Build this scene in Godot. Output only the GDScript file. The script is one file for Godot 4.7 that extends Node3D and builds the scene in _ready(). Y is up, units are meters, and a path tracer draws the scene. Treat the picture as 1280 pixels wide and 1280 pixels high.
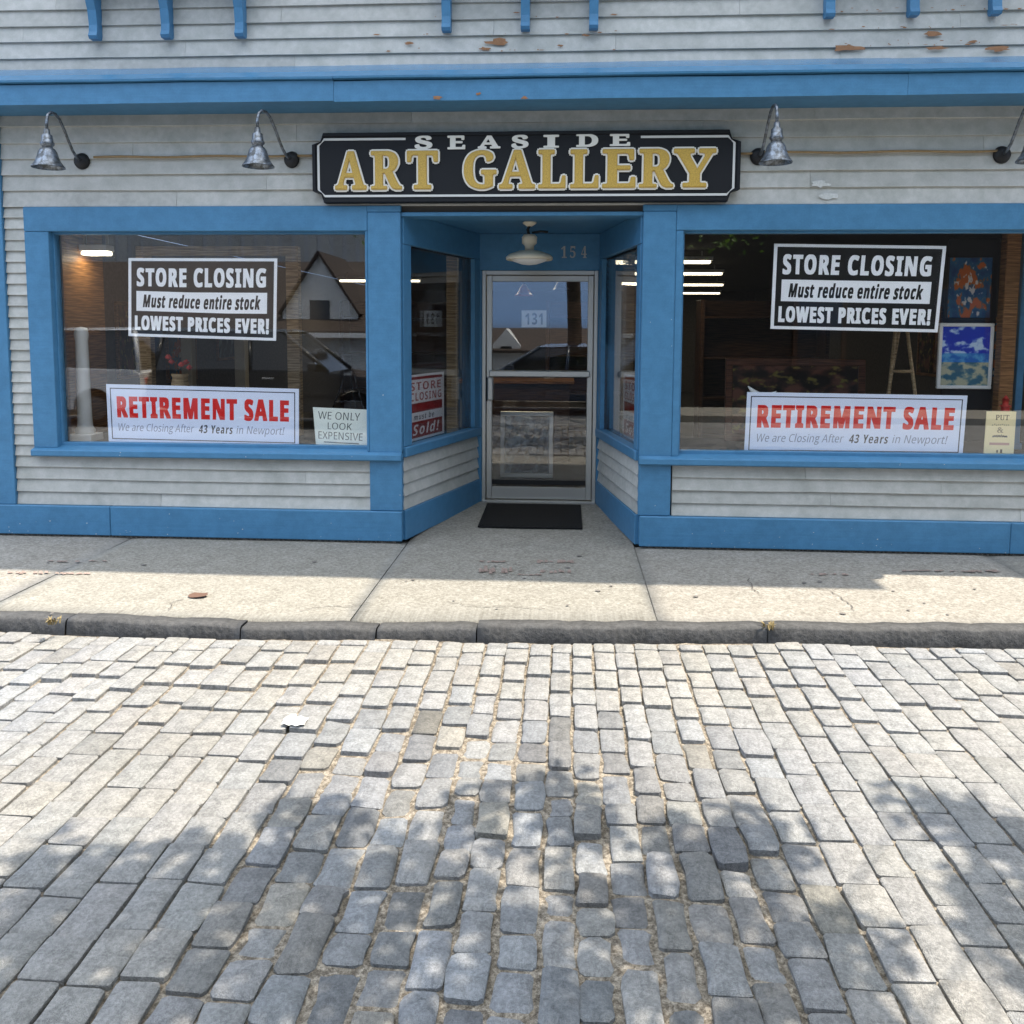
extends Node3D
# Camera model fitted to the photograph (pixels of the 1280 px picture)
const F := 1085.0
const PY := 513.63
const EYE := Vector3(0.3355, 1.6398, 6.5)
const SUN := Vector3(0.345, 0.936, -0.0585)
var cam_basis: Basis
var M := {}
var used := {}
var rng := RandomNumberGenerator.new()

func _ready() -> void:
	rng.seed = 7
	setup_camera_and_light()
	make_materials()
	build_street()
	build_shop()
	build_interior()
	build_fittings()
	build_signs()
	build_display()
	build_opposite_side()
	build_tree()
	build_small_things()

func setup_camera_and_light() -> void:
	cam_basis = Basis(Vector3.UP, 0.06151) * Basis(Vector3.RIGHT, -0.09415) * Basis(Vector3.BACK, 0.00509)
	var cam := Camera3D.new()
	cam.name = "camera"
	cam.projection = Camera3D.PROJECTION_FRUSTUM
	cam.near = 0.05
	cam.far = 400.0
	cam.size = 2.0 * 0.05 * 640.0 / F
	cam.frustum_offset = Vector2(0, -(640.0 - PY) / F * 0.05)
	cam.transform = Transform3D(cam_basis, EYE)
	add_child(cam)
	cam.current = true
	var sun := DirectionalLight3D.new()
	sun.name = "sun"
	sun.light_energy = 1.3
	sun.light_color = Color(1.0, 0.955, 0.88)
	sun.light_angular_distance = 0.55
	sun.shadow_enabled = true
	sun.look_at_from_position(SUN * 20.0, Vector3.ZERO, Vector3.FORWARD)
	add_child(sun)
	var env := Environment.new()
	env.background_mode = Environment.BG_SKY
	env.tonemap_mode = Environment.TONE_MAPPER_LINEAR
	env.tonemap_exposure = 2.32
	env.background_energy_multiplier = 1.0
	env.sdfgi_enabled = true
	env.ssao_enabled = true
	env.ssil_enabled = true
	var sm := ProceduralSkyMaterial.new()
	sm.sky_top_color = Color(0.865, 0.895, 0.935)
	sm.sky_horizon_color = Color(0.42, 0.54, 0.70)
	sm.sky_curve = 0.8
	sm.ground_horizon_color = Color(0.6, 0.6, 0.58)
	sm.ground_bottom_color = Color(0.35, 0.35, 0.34)
	sm.sky_cover = cloud_cover()
	sm.sky_cover_modulate = Color(0.55, 0.54, 0.52)
	sm.energy_multiplier = 1.5
	sm.sun_angle_max = 70.0
	sm.sun_curve = 0.22
	var sky := Sky.new()
	sky.sky_material = sm
	env.sky = sky
	var we := WorldEnvironment.new()
	we.name = "world_environment"
	we.environment = env
	add_child(we)

func cloud_cover() -> ImageTexture:
	var n := FastNoiseLite.new()
	n.seed = 11
	n.frequency = 1.7
	n.fractal_octaves = 5
	var w := 512
	var h := 256
	var data := PackedByteArray()
	data.resize(w * h * 4)
	for y in h:
		var el := (0.5 - (y + 0.5) / h) * PI
		for x in w:
			var az := (x + 0.5) / w * TAU
			var v := 0.0
			if el > 0.02:
				var d := Vector3(cos(el) * cos(az), sin(el), cos(el) * sin(az))
				d = d / (d.y + 0.35)
				v = smoothstep(0.02, 0.42, n.get_noise_3d(d.x, d.y * 0.4, d.z) + 0.12) * smoothstep(0.02, 0.2, el)
			var i := (y * w + x) * 4
			data[i] = 255
			data[i + 1] = 255
			data[i + 2] = 255
			data[i + 3] = int(v * 235.0)
	return ImageTexture.create_from_image(Image.create_from_data(w, h, false, Image.FORMAT_RGBA8, data))

# ---------- pixels to places ----------
func ray(px: float, py: float) -> Vector3:
	return cam_basis * Vector3((px - 640.0) / F, -(py - PY) / F, -1.0)

func at_z(px: float, py: float, z: float) -> Vector3:
	var d := ray(px, py)
	return EYE + d * ((z - EYE.z) / d.z)

func at_y(px: float, py: float, y: float) -> Vector3:
	var d := ray(px, py)
	return EYE + d * ((y - EYE.y) / d.y)

func to_px(p: Vector3) -> Vector2:
	var q := cam_basis.inverse() * (p - EYE)
	if q.z > -0.05:
		return Vector2(-9999, -9999)
	return Vector2(640.0 + F * q.x / -q.z, PY - F * q.y / -q.z)

# ---------- naming ----------
func numbered(called: String) -> String:
	var n: int = used.get(called, 0)
	used[called] = n + 1
	return called if n == 0 else "%s_%03d" % [called, n]

func tag(o: Node, label: String, category: String, group := "", kind := "") -> void:
	if label != "":
		o.set_meta("label", label)
	if category != "":
		o.set_meta("category", category)
	if group != "":
		o.set_meta("group", group)
	if kind != "":
		o.set_meta("kind", kind)

func thing(called: String, label: String, category: String, at := Vector3.ZERO, group := "") -> Node3D:
	var o := Node3D.new()
	o.name = numbered(called)
	add_child(o, true)
	o.position = at
	tag(o, label, category, group)
	return o

func mi(called: String, mesh: Mesh, mat: Material, parent: Node, at := Vector3.ZERO) -> MeshInstance3D:
	var o := MeshInstance3D.new()
	o.name = numbered(called) if parent == self else called
	o.mesh = mesh
	if mat != null:
		o.material_override = mat
	parent.add_child(o, true)
	o.position = at
	return o

# ---------- shapes ----------
func quad(st: SurfaceTool, a: Vector3, b: Vector3, c: Vector3, d: Vector3) -> void:
	st.add_vertex(a); st.add_vertex(b); st.add_vertex(c)
	st.add_vertex(a); st.add_vertex(c); st.add_vertex(d)

func newst(smooth := false) -> SurfaceTool:
	var st := SurfaceTool.new()
	st.begin(Mesh.PRIMITIVE_TRIANGLES)
	st.set_smooth_group(0 if smooth else -1)
	return st

func done(st: SurfaceTool) -> ArrayMesh:
	st.generate_normals()
	return st.commit()

# a box with chamfered edges, from corner to corner
func add_box(st: SurfaceTool, lo: Vector3, hi: Vector3, bev := 0.0, xf := Transform3D.IDENTITY) -> void:
	var c := (lo + hi) * 0.5
	var h := (hi - lo) * 0.5
	var b: float = minf(bev, minf(h.x, minf(h.y, h.z)) * 0.49)
	if b <= 0.0:
		var v := []
		for i in 8:
			v.append(xf * (c + Vector3(h.x * (1 if i & 1 else -1), h.y * (1 if i & 2 else -1), h.z * (1 if i & 4 else -1))))
		for q in [[0, 1, 3, 2], [5, 4, 6, 7], [4, 0, 2, 6], [1, 5, 7, 3], [2, 3, 7, 6], [4, 5, 1, 0]]:
			quad(st, v[q[0]], v[q[3]], v[q[2]], v[q[1]])
		return
	var ax := [Vector3.RIGHT, Vector3.UP, Vector3.BACK]
	for a in 3:
		var u := (a + 1) % 3
		var w := (a + 2) % 3
		for s in [-1.0, 1.0]:
			var n: Vector3 = ax[a] * h[a] * s
			var eu: Vector3 = ax[u] * (h[u] - b)
			var ew: Vector3 = ax[w] * (h[w] - b)
			var p := [xf * (c + n - eu - ew), xf * (c + n + eu - ew), xf * (c + n + eu + ew), xf * (c + n - eu + ew)]
			if s > 0:
				quad(st, p[0], p[3], p[2], p[1])
			else:
				quad(st, p[0], p[1], p[2], p[3])
		# edges along axis a
		for su in [-1.0, 1.0]:
			for sw in [-1.0, 1.0]:
				var e: Vector3 = ax[a] * (h[a] - b)
				var p1: Vector3 = ax[u] * h[u] * su + ax[w] * (h[w] - b) * sw
				var p2: Vector3 = ax[u] * (h[u] - b) * su + ax[w] * h[w] * sw
				if su * sw > 0:
					quad(st, xf * (c + p1 - e), xf * (c + p1 + e), xf * (c + p2 + e), xf * (c + p2 - e))
				else:
					quad(st, xf * (c + p1 + e), xf * (c + p1 - e), xf * (c + p2 - e), xf * (c + p2 + e))
	for i in 8:
		var s := Vector3(1 if i & 1 else -1, 1 if i & 2 else -1, 1 if i & 4 else -1)
		var p1 := xf * (c + Vector3(h.x, h.y - b, h.z - b) * s)
		var p2 := xf * (c + Vector3(h.x - b, h.y, h.z - b) * s)
		var p3 := xf * (c + Vector3(h.x - b, h.y - b, h.z) * s)
		if s.x * s.y * s.z > 0:
			st.add_vertex(p1); st.add_vertex(p3); st.add_vertex(p2)
		else:
			st.add_vertex(p1); st.add_vertex(p2); st.add_vertex(p3)

func box(called: String, lo: Vector3, hi: Vector3, mat: Material, parent: Node, bev := 0.004) -> MeshInstance3D:
	var st := newst()
	add_box(st, lo, hi, bev)
	return mi(called, done(st), mat, parent)

func boxes(called: String, list: Array, mat: Material, parent: Node, bev := 0.004) -> MeshInstance3D:
	var st := newst()
	for b in list:
		add_box(st, b[0], b[1], bev)
	return mi(called, done(st), mat, parent)

func lathe_mesh(profile: Array, seg := 24) -> ArrayMesh:
	var st := newst(true)
	for i in profile.size() - 1:
		var a: Vector2 = profile[i]
		var b: Vector2 = profile[i + 1]
		st.set_smooth_group(i if a.distance_to(b) > 0.0001 else 0)
		for k in seg:
			var t0 := TAU * k / seg
			var t1 := TAU * (k + 1) / seg
			var p0 := Vector3(a.x * cos(t0), a.y, a.x * sin(t0))
			var p1 := Vector3(a.x * cos(t1), a.y, a.x * sin(t1))
			var p2 := Vector3(b.x * cos(t1), b.y, b.x * sin(t1))
			var p3 := Vector3(b.x * cos(t0), b.y, b.x * sin(t0))
			if a.x > 0.00001:
				st.add_vertex(p0); st.add_vertex(p1); st.add_vertex(p2)
			if b.x > 0.00001:
				st.add_vertex(p0); st.add_vertex(p2); st.add_vertex(p3)
	return done(st)

func lathe_smooth(profile: Array, seg := 28) -> ArrayMesh:
	var st := newst(true)
	for i in profile.size() - 1:
		var a: Vector2 = profile[i]
		var b: Vector2 = profile[i + 1]
		for k in seg:
			var t0 := TAU * k / seg
			var t1 := TAU * (k + 1) / seg
			var p0 := Vector3(a.x * cos(t0), a.y, a.x * sin(t0))
			var p1 := Vector3(a.x * cos(t1), a.y, a.x * sin(t1))
			var p2 := Vector3(b.x * cos(t1), b.y, b.x * sin(t1))
			var p3 := Vector3(b.x * cos(t0), b.y, b.x * sin(t0))
			if a.x > 0.00001:
				st.add_vertex(p0); st.add_vertex(p1); st.add_vertex(p2)
			if b.x > 0.00001:
				st.add_vertex(p0); st.add_vertex(p2); st.add_vertex(p3)
	return done(st)

func add_tube(st: SurfaceTool, pts: Array, radii: Array, seg := 10) -> void:
	st.set_smooth_group(0)
	var rings := []
	var side := Vector3.RIGHT
	for i in pts.size():
		var d: Vector3 = (pts[mini(i + 1, pts.size() - 1)] - pts[maxi(i - 1, 0)]).normalized()
		if i == 0:
			side = d.cross(Vector3.UP if absf(d.y) < 0.9 else Vector3.RIGHT).normalized()
		side = (side - d * side.dot(d)).normalized()
		var up := d.cross(side)
		var r: float = radii[mini(i, radii.size() - 1)]
		var ring := []
		for k in seg:
			var t := TAU * k / seg
			ring.append(pts[i] + (side * cos(t) + up * sin(t)) * r)
		rings.append(ring)
	for i in pts.size() - 1:
		for k in seg:
			var k2 := (k + 1) % seg
			quad(st, rings[i][k], rings[i][k2], rings[i + 1][k2], rings[i + 1][k])
	for k in range(1, seg - 1):
		st.add_vertex(rings[0][0]); st.add_vertex(rings[0][k + 1]); st.add_vertex(rings[0][k])
		var e: Array = rings[rings.size() - 1]
		st.add_vertex(e[0]); st.add_vertex(e[k]); st.add_vertex(e[k + 1])

func tube(called: String, pts: Array, radii: Array, mat: Material, parent: Node, seg := 10) -> MeshInstance3D:
	var st := newst(true)
	add_tube(st, pts, radii, seg)
	return mi(called, done(st), mat, parent)

# polygon (x, y) extruded from z0 to z1
func prism(called: String, poly: PackedVector2Array, z0: float, z1: float, mat: Material, parent: Node) -> MeshInstance3D:
	var st := newst()
	add_prism(st, poly, z0, z1)
	return mi(called, done(st), mat, parent)

func add_prism(st: SurfaceTool, poly: PackedVector2Array, z0: float, z1: float) -> void:
	var tri := Geometry2D.triangulate_polygon(poly)
	for k in range(0, tri.size(), 3):
		for z in [z0, z1]:
			var a := Vector3(poly[tri[k]].x, poly[tri[k]].y, z)
			var b := Vector3(poly[tri[k + 1]].x, poly[tri[k + 1]].y, z)
			var c := Vector3(poly[tri[k + 2]].x, poly[tri[k + 2]].y, z)
			var up: bool = (b - a).cross(c - a).z > 0
			if up == (z == maxf(z0, z1)):
				st.add_vertex(a); st.add_vertex(c); st.add_vertex(b)
			else:
				st.add_vertex(a); st.add_vertex(b); st.add_vertex(c)
	var cw := Geometry2D.is_polygon_clockwise(poly)
	for i in poly.size():
		var p := poly[i]
		var q := poly[(i + 1) % poly.size()]
		if cw == (z1 > z0):
			quad(st, Vector3(p.x, p.y, z0), Vector3(q.x, q.y, z0), Vector3(q.x, q.y, z1), Vector3(p.x, p.y, z1))
		else:
			quad(st, Vector3(p.x, p.y, z0), Vector3(p.x, p.y, z1), Vector3(q.x, q.y, z1), Vector3(q.x, q.y, z0))

# ---------- textures ----------
func noise_bytes(type: int, freq: float, oct: int, sd: int, w := 512) -> PackedByteArray:
	var n := FastNoiseLite.new()
	n.noise_type = type
	n.frequency = freq
	n.fractal_octaves = oct
	n.seed = sd
	if oct <= 1:
		n.fractal_type = FastNoiseLite.FRACTAL_NONE
	var im := n.get_seamless_image(w, w)
	im.convert(Image.FORMAT_L8)
	return im.get_data()

# layers: [bytes, weight, threshold low, threshold high]; colour runs from lo to hi
func mix_tex(layers: Array, lo: Color, hi: Color, w := 512) -> ImageTexture:
	var n := w * w
	var acc := PackedFloat32Array()
	acc.resize(n)
	for L in layers:
		var b: PackedByteArray = L[0]
		var wt: float = L[1]
		var t0: float = L[2]
		var k: float = 1.0 / (L[3] - t0)
		for i in n:
			acc[i] += wt * clampf((b[i] / 255.0 - t0) * k, 0.0, 1.0)
	var out := PackedByteArray()
	out.resize(n * 3)
	for i in n:
		var v := clampf(acc[i], 0.0, 1.0)
		out[i * 3] = int(255.0 * lerpf(lo.r, hi.r, v))
		out[i * 3 + 1] = int(255.0 * lerpf(lo.g, hi.g, v))
		out[i * 3 + 2] = int(255.0 * lerpf(lo.b, hi.b, v))
	var im := Image.create_from_data(w, w, false, Image.FORMAT_RGB8, out)
	return ImageTexture.create_from_image(im)

func mat(lin: Color, rough: float, tex: Texture2D = null, scale := 1.0, bump: Texture2D = null, depth := 0.0) -> StandardMaterial3D:
	var m := StandardMaterial3D.new()
	m.albedo_color = lin.linear_to_srgb()
	m.roughness = rough
	m.metallic_specular = 0.4
	if tex != null or bump != null:
		m.uv1_triplanar = true
		m.uv1_world_triplanar = true
		m.uv1_scale = Vector3.ONE * scale
		m.albedo_texture = tex
	if bump != null:
		m.heightmap_enabled = true
		m.heightmap_texture = bump
		m.heightmap_scale = depth
	return m

func metal(lin: Color, rough: float) -> StandardMaterial3D:
	var m := mat(lin, rough)
	m.metallic = 0.85
	return m

func make_materials() -> void:
	var T := FastNoiseLite.TYPE_SIMPLEX_SMOOTH
	var fine := noise_bytes(T, 0.22, 3, 3)
	var mid := noise_bytes(T, 0.035, 5, 4)
	var big := noise_bytes(T, 0.008, 5, 5)
	var dots := noise_bytes(FastNoiseLite.TYPE_CELLULAR, 0.12, 1, 6)
	var dots2 := noise_bytes(FastNoiseLite.TYPE_CELLULAR, 0.05, 1, 8)
	M.t_grain = mix_tex([[fine, 0.6, 0.2, 0.8], [mid, 0.4, 0.2, 0.8]], Color(0.72, 0.72, 0.73), Color(1, 1, 1))
	M.t_granite = mix_tex([[fine, 0.4, 0.25, 0.75], [dots, 0.25, 0.1, 0.8], [dots2, 0.15, 0.1, 0.7], [mid, 0.3, 0.25, 0.75], [big, 0.25, 0.25, 0.7]], Color(0.52, 0.525, 0.53), Color(1, 1, 1))
	M.t_concrete = mix_tex([[dots, 0.3, 0.05, 0.6], [dots2, 0.25, 0.05, 0.6], [fine, 0.2, 0.25, 0.75], [mid, 0.2, 0.2, 0.8], [big, 0.15, 0.2, 0.8]], Color(0.60, 0.585, 0.56), Color(1, 1, 1))
	M.t_paint = mix_tex([[big, 0.3, 0.2, 0.8], [mid, 0.4, 0.25, 0.75], [fine, 0.3, 0.2, 0.8]], Color(0.87, 0.88, 0.88), Color(1, 1, 1))
	M.t_weather = mix_tex([[big, 0.4, 0.25, 0.7], [mid, 0.4, 0.25, 0.75], [fine, 0.25, 0.2, 0.8]], Color(0.84, 0.85, 0.84), Color(1, 1, 1))
	M.t_sand = mix_tex([[fine, 0.4, 0.2, 0.8], [mid, 0.4, 0.3, 0.7], [dots, 0.25, 0.1, 0.7]], Color(0.34, 0.31, 0.28), Color(1, 0.98, 0.95))
	M.t_patch = mix_tex([[big, 0.7, 0.3, 0.7], [mid, 0.35, 0.3, 0.7]], Color(0.5, 0.47, 0.42), Color(1, 1, 1))
	M.h_fine = mix_tex([[fine, 0.55, 0.1, 0.9], [dots, 0.45, 0.0, 0.8]], Color.BLACK, Color.WHITE)
	M.h_lumpy = mix_tex([[mid, 0.6, 0.1, 0.9], [fine, 0.25, 0.1, 0.9], [dots2, 0.25, 0.0, 0.9]], Color.BLACK, Color.WHITE)
	# wood grain: noise stretched along x
	var n := FastNoiseLite.new()
	n.seed = 21
	n.frequency = 0.02
	n.fractal_octaves = 4
	var wd := PackedByteArray()
	wd.resize(512 * 512 * 3)
	for y in 512:
		for x in 512:
			var v := clampf(0.5 + 0.9 * n.get_noise_2d(x * 0.35, y * 7.0) , 0.0, 1.0)
			var i := (y * 512 + x) * 3
			wd[i] = int(lerpf(150, 255, v))
			wd[i + 1] = int(lerpf(140, 255, v))
			wd[i + 2] = int(lerpf(125, 255, v))
	M.t_wood = ImageTexture.create_from_image(Image.create_from_data(512, 512, false, Image.FORMAT_RGB8, wd))
	M.blue = mat(Color(0.068, 0.212, 0.375), 0.45, M.t_paint, 0.55, M.t_wood, 0.12)
	M.blue_gloss = mat(Color(0.068, 0.212, 0.375), 0.22, M.t_paint, 0.55, M.h_lumpy, 0.2)
	M.blue_gloss.metallic_specular = 0.5
	M.sheath = mat(Color(0.06, 0.055, 0.05), 0.9)
	M.siding = []
	for k in 4:
		var g: float = [0.475, 0.505, 0.525, 0.455][k]
		M.siding.append(mat(Color(g, g * 0.995, g * 0.945), 0.62, M.t_weather, 0.5 + 0.13 * k, M.h_lumpy, 0.1))
	M.sett = mat(Color(1, 1, 1), 0.8, M.t_granite, 3.1, M.h_fine, 0.5)
	M.sett.vertex_color_use_as_albedo = true
	M.joint = mat(Color(0.40, 0.375, 0.335), 0.95, M.t_sand, 1.7, M.h_lumpy, 0.4)
	M.concrete = []
	for k in 4:
		var c: Color = [Color(0.35, 0.335, 0.305), Color(0.325, 0.315, 0.285), Color(0.34, 0.33, 0.298), Color(0.315, 0.305, 0.28)][k]
		M.concrete.append(mat(c, 0.9, M.t_concrete, 1.15 + 0.1 * k, M.h_fine, 0.3))
	M.curb = mat(Color(0.095, 0.095, 0.097), 0.85, M.t_granite, 1.3, M.h_lumpy, 0.6)
	M.gum = mat(Color(0.15, 0.14, 0.13), 0.9)
	M.asphalt = mat(Color(0.12, 0.12, 0.12), 0.9, M.t_granite, 1.0)
	M.alu = metal(Color(0.5, 0.49, 0.46), 0.42)
	M.galv = metal(Color(0.27, 0.31, 0.37), 0.42)
	M.galv.albedo_texture = M.t_patch
	M.galv.uv1_triplanar = true
	M.galv.uv1_world_triplanar = true
	M.galv.uv1_scale = Vector3.ONE * 6.0
	M.iron = mat(Color(0.012, 0.012, 0.013), 0.55)
	M.copper = mat(Color(0.3, 0.2, 0.1), 0.6, M.t_weather, 2.0)
	M.black = mat(Color(0.006, 0.007, 0.010), 0.6)
	M.rubber = mat(Color(0.01, 0.01, 0.011), 0.95, M.t_grain, 6.0, M.h_fine, 0.4)
	M.white = mat(Color(0.78, 0.78, 0.76), 0.5)
	M.cream = mat(Color(0.66, 0.6, 0.47), 0.45)
	M.gold = mat(Color(0.70, 0.46, 0.10), 0.38, M.t_grain, 4.0)
	M.bare = mat(Color(0.33, 0.17, 0.09), 0.85, M.t_weather, 3.0)
	M.wood = mat(Color(0.34, 0.17, 0.065), 0.5, M.t_wood, 0.9)
	M.wood_dark = mat(Color(0.09, 0.045, 0.025), 0.45, M.t_wood, 0.9)
	M.wood_light = mat(Color(0.5, 0.36, 0.2), 0.55, M.t_wood, 0.9)
	M.carpet = mat(Color(0.04, 0.037, 0.034), 0.95, M.t_grain, 3.0)
	M.plaster = mat(Color(0.12, 0.11, 0.1), 0.9, M.t_grain, 1.0)
	M.plaster_dark = mat(Color(0.12, 0.11, 0.1), 0.9, M.t_grain, 1.0)
	var g := StandardMaterial3D.new()
	g.transparency = BaseMaterial3D.TRANSPARENCY_ALPHA
	g.albedo_color = Color(0.9, 0.95, 0.95, 0.0)
	g.roughness = 0.0
	g.metallic_specular = 0.5
	M.glass = g
	M.dark_glass = mat(Color(0.012, 0.014, 0.016), 0.04)
	M.dark_glass.metallic_specular = 0.6
	M.leaf = mat(Color(0.055, 0.10, 0.022), 0.5)
	M.leaf.backlight_enabled = true
	M.leaf.backlight = Color(0.35, 0.5, 0.12)
	M.weed = mat(Color(0.08, 0.16, 0.03), 0.7)
	M.bark = mat(Color(0.12, 0.09, 0.07), 0.9, M.t_patch, 2.5, M.h_lumpy, 2.0)
	M.tube_light = mat(Color(0.9, 0.9, 0.85), 0.5)
	M.tube_light.emission_enabled = true
	M.tube_light.emission = Color(1.0, 0.95, 0.82)
	M.tube_light.emission_energy_multiplier = 1.6

# ---------- street ----------
func curb_z(x: float) -> float:
	var k := [[-30.0, 1.9], [-4.5, 1.87], [-2.93, 1.86], [-2.2, 1.90], [-1.47, 1.93], [0.0, 1.83], [2.9, 1.68], [5.0, 1.58], [30.0, 1.4]]
	for i in k.size() - 1:
		if x < k[i + 1][0]:
			return lerpf(k[i][1], k[i + 1][1], (x - k[i][0]) / (k[i + 1][0] - k[i][0]))
	return 1.4

func build_street() -> void:
	# one ground sheet to the horizon, dropping to the harbour behind the camera
	var st := newst()
	var zs := [-200.0, -20.0, 1.2, 11.8, 16.5, 60.0, 300.0]
	var ys := [-0.3, -0.3, -0.3, -0.3, -3.0, -3.2, -3.6]
	for i in zs.size() - 1:
		quad(st, Vector3(-260, ys[i], zs[i]), Vector3(260, ys[i], zs[i]), Vector3(260, ys[i + 1], zs[i + 1]), Vector3(-260, ys[i + 1], zs[i + 1]))
	tag(mi("ground", done(st), M.asphalt, self), "", "", "", "structure")
	# sidewalk of concrete slabs
	var sw := Node3D.new()
	sw.name = "sidewalk"
	add_child(sw)
	tag(sw, "", "", "", "structure")
	var edges := [-30.0, -14.0, -6.4, -3.05, -0.868, 0.872, 3.45, 6.5, 14.0, 30.0]
	for i in edges.size() - 1:
		slab(sw, edges[i] + 0.003, edges[i + 1] - 0.003, M.concrete[[0, 1, 0, 2, 1, 0, 3, 0, 1][i]], i)
	box("slab_bed", Vector3(-30, -0.29, -0.2), Vector3(30, -0.03, 1.25), M.joint, sw, 0.0)
	# faded red survey paint
	M.red_mark = mat(Color(0.36, 0.28, 0.25), 0.9, M.t_concrete, 1.3)
	for d in [[596, 640, 706, 718], [672, 716, 699, 704], [676, 716, 711, 716], [600, 634, 700, 703], [648, 676, 717, 719], [10, 60, 713, 717], [66, 112, 715, 718], [1128, 1180, 712, 714], [1188, 1250, 712, 715], [1010, 1060, 716, 719], [60, 140, 700, 702]]:
		paint_mark(sw, d)
	# cracks and trodden-in gum
	var dirt := mat(Color(0.10, 0.09, 0.08), 0.9)
	for c in [[[1020, 733], [1040, 740], [1052, 748], [1064, 758], [1068, 764]], [[372, 764], [400, 758], [432, 757], [470, 752]], [[210, 762], [216, 752], [232, 748]], [[935, 722], [940, 734], [948, 742]], [[560, 752], [600, 758], [640, 757], [690, 762]]]:
		crack(sw, c, dirt)
	var gr := RandomNumberGenerator.new()
	gr.seed = 61
	for k in 26:
		var q := at_y(gr.randf_range(20, 1260), gr.randf_range(690, 772), 0.0)
		var rr := gr.randf_range(0.008, 0.022)
		var gs := newst()
		var ring := []
		for i in 9:
			ring.append(Vector3(cos(TAU * i / 9.0) * rr * gr.randf_range(0.7, 1.1), 0.0, sin(TAU * i / 9.0) * rr * gr.randf_range(0.7, 1.1)))
		for i in 9:
			gs.add_vertex(Vector3(0, 0.001, 0)); gs.add_vertex(ring[(i + 1) % 9]); gs.add_vertex(ring[i])
		mi("gum_spot", done(gs), M.gum, sw, Vector3(q.x, 0.0022, q.z))
	build_curb()
	build_setts()
	# far side of the street
	var far := box("far_sidewalk", Vector3(-30, -0.29, 10.2), Vector3(30, 0.0, 12.0), M.concrete[1], self, 0.01)
	tag(far, "", "", "", "structure")

func slab(parent: Node, x0: float, x1: float, m: Material, sd: int) -> void:
	var n := FastNoiseLite.new()
	n.seed = 40 + sd
	n.frequency = 0.6
	var st := newst(true)
	var nx := 24
	var nz := 12
	var g := []
	for i in nx + 1:
		var row := []
		for j in nz + 1:
			var x := lerpf(x0, x1, i / float(nx))
			var z1 := curb_z(x) - 0.125
			var z := lerpf(-2.2 if x0 > -0.9 and x1 < 0.9 else -0.02, z1, j / float(nz))
			var y := n.get_noise_2d(x * 2.0, z * 2.0) * 0.004 - 0.004
			if z < 0.0:
				y += 0.038 * clampf(-z / 1.5, 0.0, 1.0)
			if (i == 0 or i == nx or j == nz):
				y -= 0.006
			row.append(Vector3(x, y, z))
		g.append(row)
	for i in nx:
		for j in nz:
			quad(st, g[i][j], g[i + 1][j], g[i + 1][j + 1], g[i][j + 1])
	for i in nx:
		var dn := Vector3(0, -0.05, 0)
		quad(st, g[i][nz], g[i + 1][nz], g[i + 1][nz] + dn, g[i][nz] + dn)
	for j in nz:
		var dn := Vector3(0, -0.05, 0)
		quad(st, g[0][j], g[0][j + 1], g[0][j + 1] + dn, g[0][j] + dn)
		quad(st, g[nx][j], g[nx][j + 1], g[nx][j + 1] + dn, g[nx][j] + dn)
	mi("slab", done(st), m, parent)

func crack(parent: Node, px: Array, m: Material) -> void:
	var r := RandomNumberGenerator.new()
	r.seed = int(px[0][0])
	var st := newst()
	var pts := []
	for i in px.size() - 1:
		for k in 6:
			var t := k / 6.0
			var p := at_y(lerpf(px[i][0], px[i + 1][0], t), lerpf(px[i][1], px[i + 1][1], t), 0.0022)
			pts.append(p + Vector3(r.randf_range(-0.012, 0.012), 0, r.randf_range(-0.012, 0.012)))
	for i in pts.size() - 1:
		var d: Vector3 = (pts[i + 1] - pts[i]).normalized()
		var s := Vector3(-d.z, 0, d.x) * r.randf_range(0.0012, 0.0035)
		quad(st, pts[i] - s, pts[i] + s, pts[i + 1] + s, pts[i + 1] - s)
	mi("crack", done(st), m, parent)

func paint_mark(parent: Node, d: Array) -> void:
	var r := RandomNumberGenerator.new()
	r.seed = int(d[0] * 7 + d[2])
	var st := newst()
	var steps := 14
	for i in steps:
		if r.randf() < 0.3:
			continue
		var xa := lerpf(d[0], d[1], i / float(steps))
		var xb := lerpf(d[0], d[1], (i + 0.75 + r.randf() * 0.4) / steps)
		var ya: float = d[2] + r.randf() * 0.5 * (d[3] - d[2])
		var yb: float = d[3] - r.randf() * 0.4 * (d[3] - d[2])
		var p := [at_y(xa, ya, 0.003), at_y(xb, ya + r.randf_range(-0.5, 0.5), 0.003), at_y(xb + 1, yb, 0.003), at_y(xa - 1, yb + r.randf_range(-0.5, 0.5), 0.003)]
		quad(st, p[0], p[1], p[2], p[3])
	var o := mi("paint_mark", done(st), M.red_mark, parent)
	o.set_meta("kind", "stuff")

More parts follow.
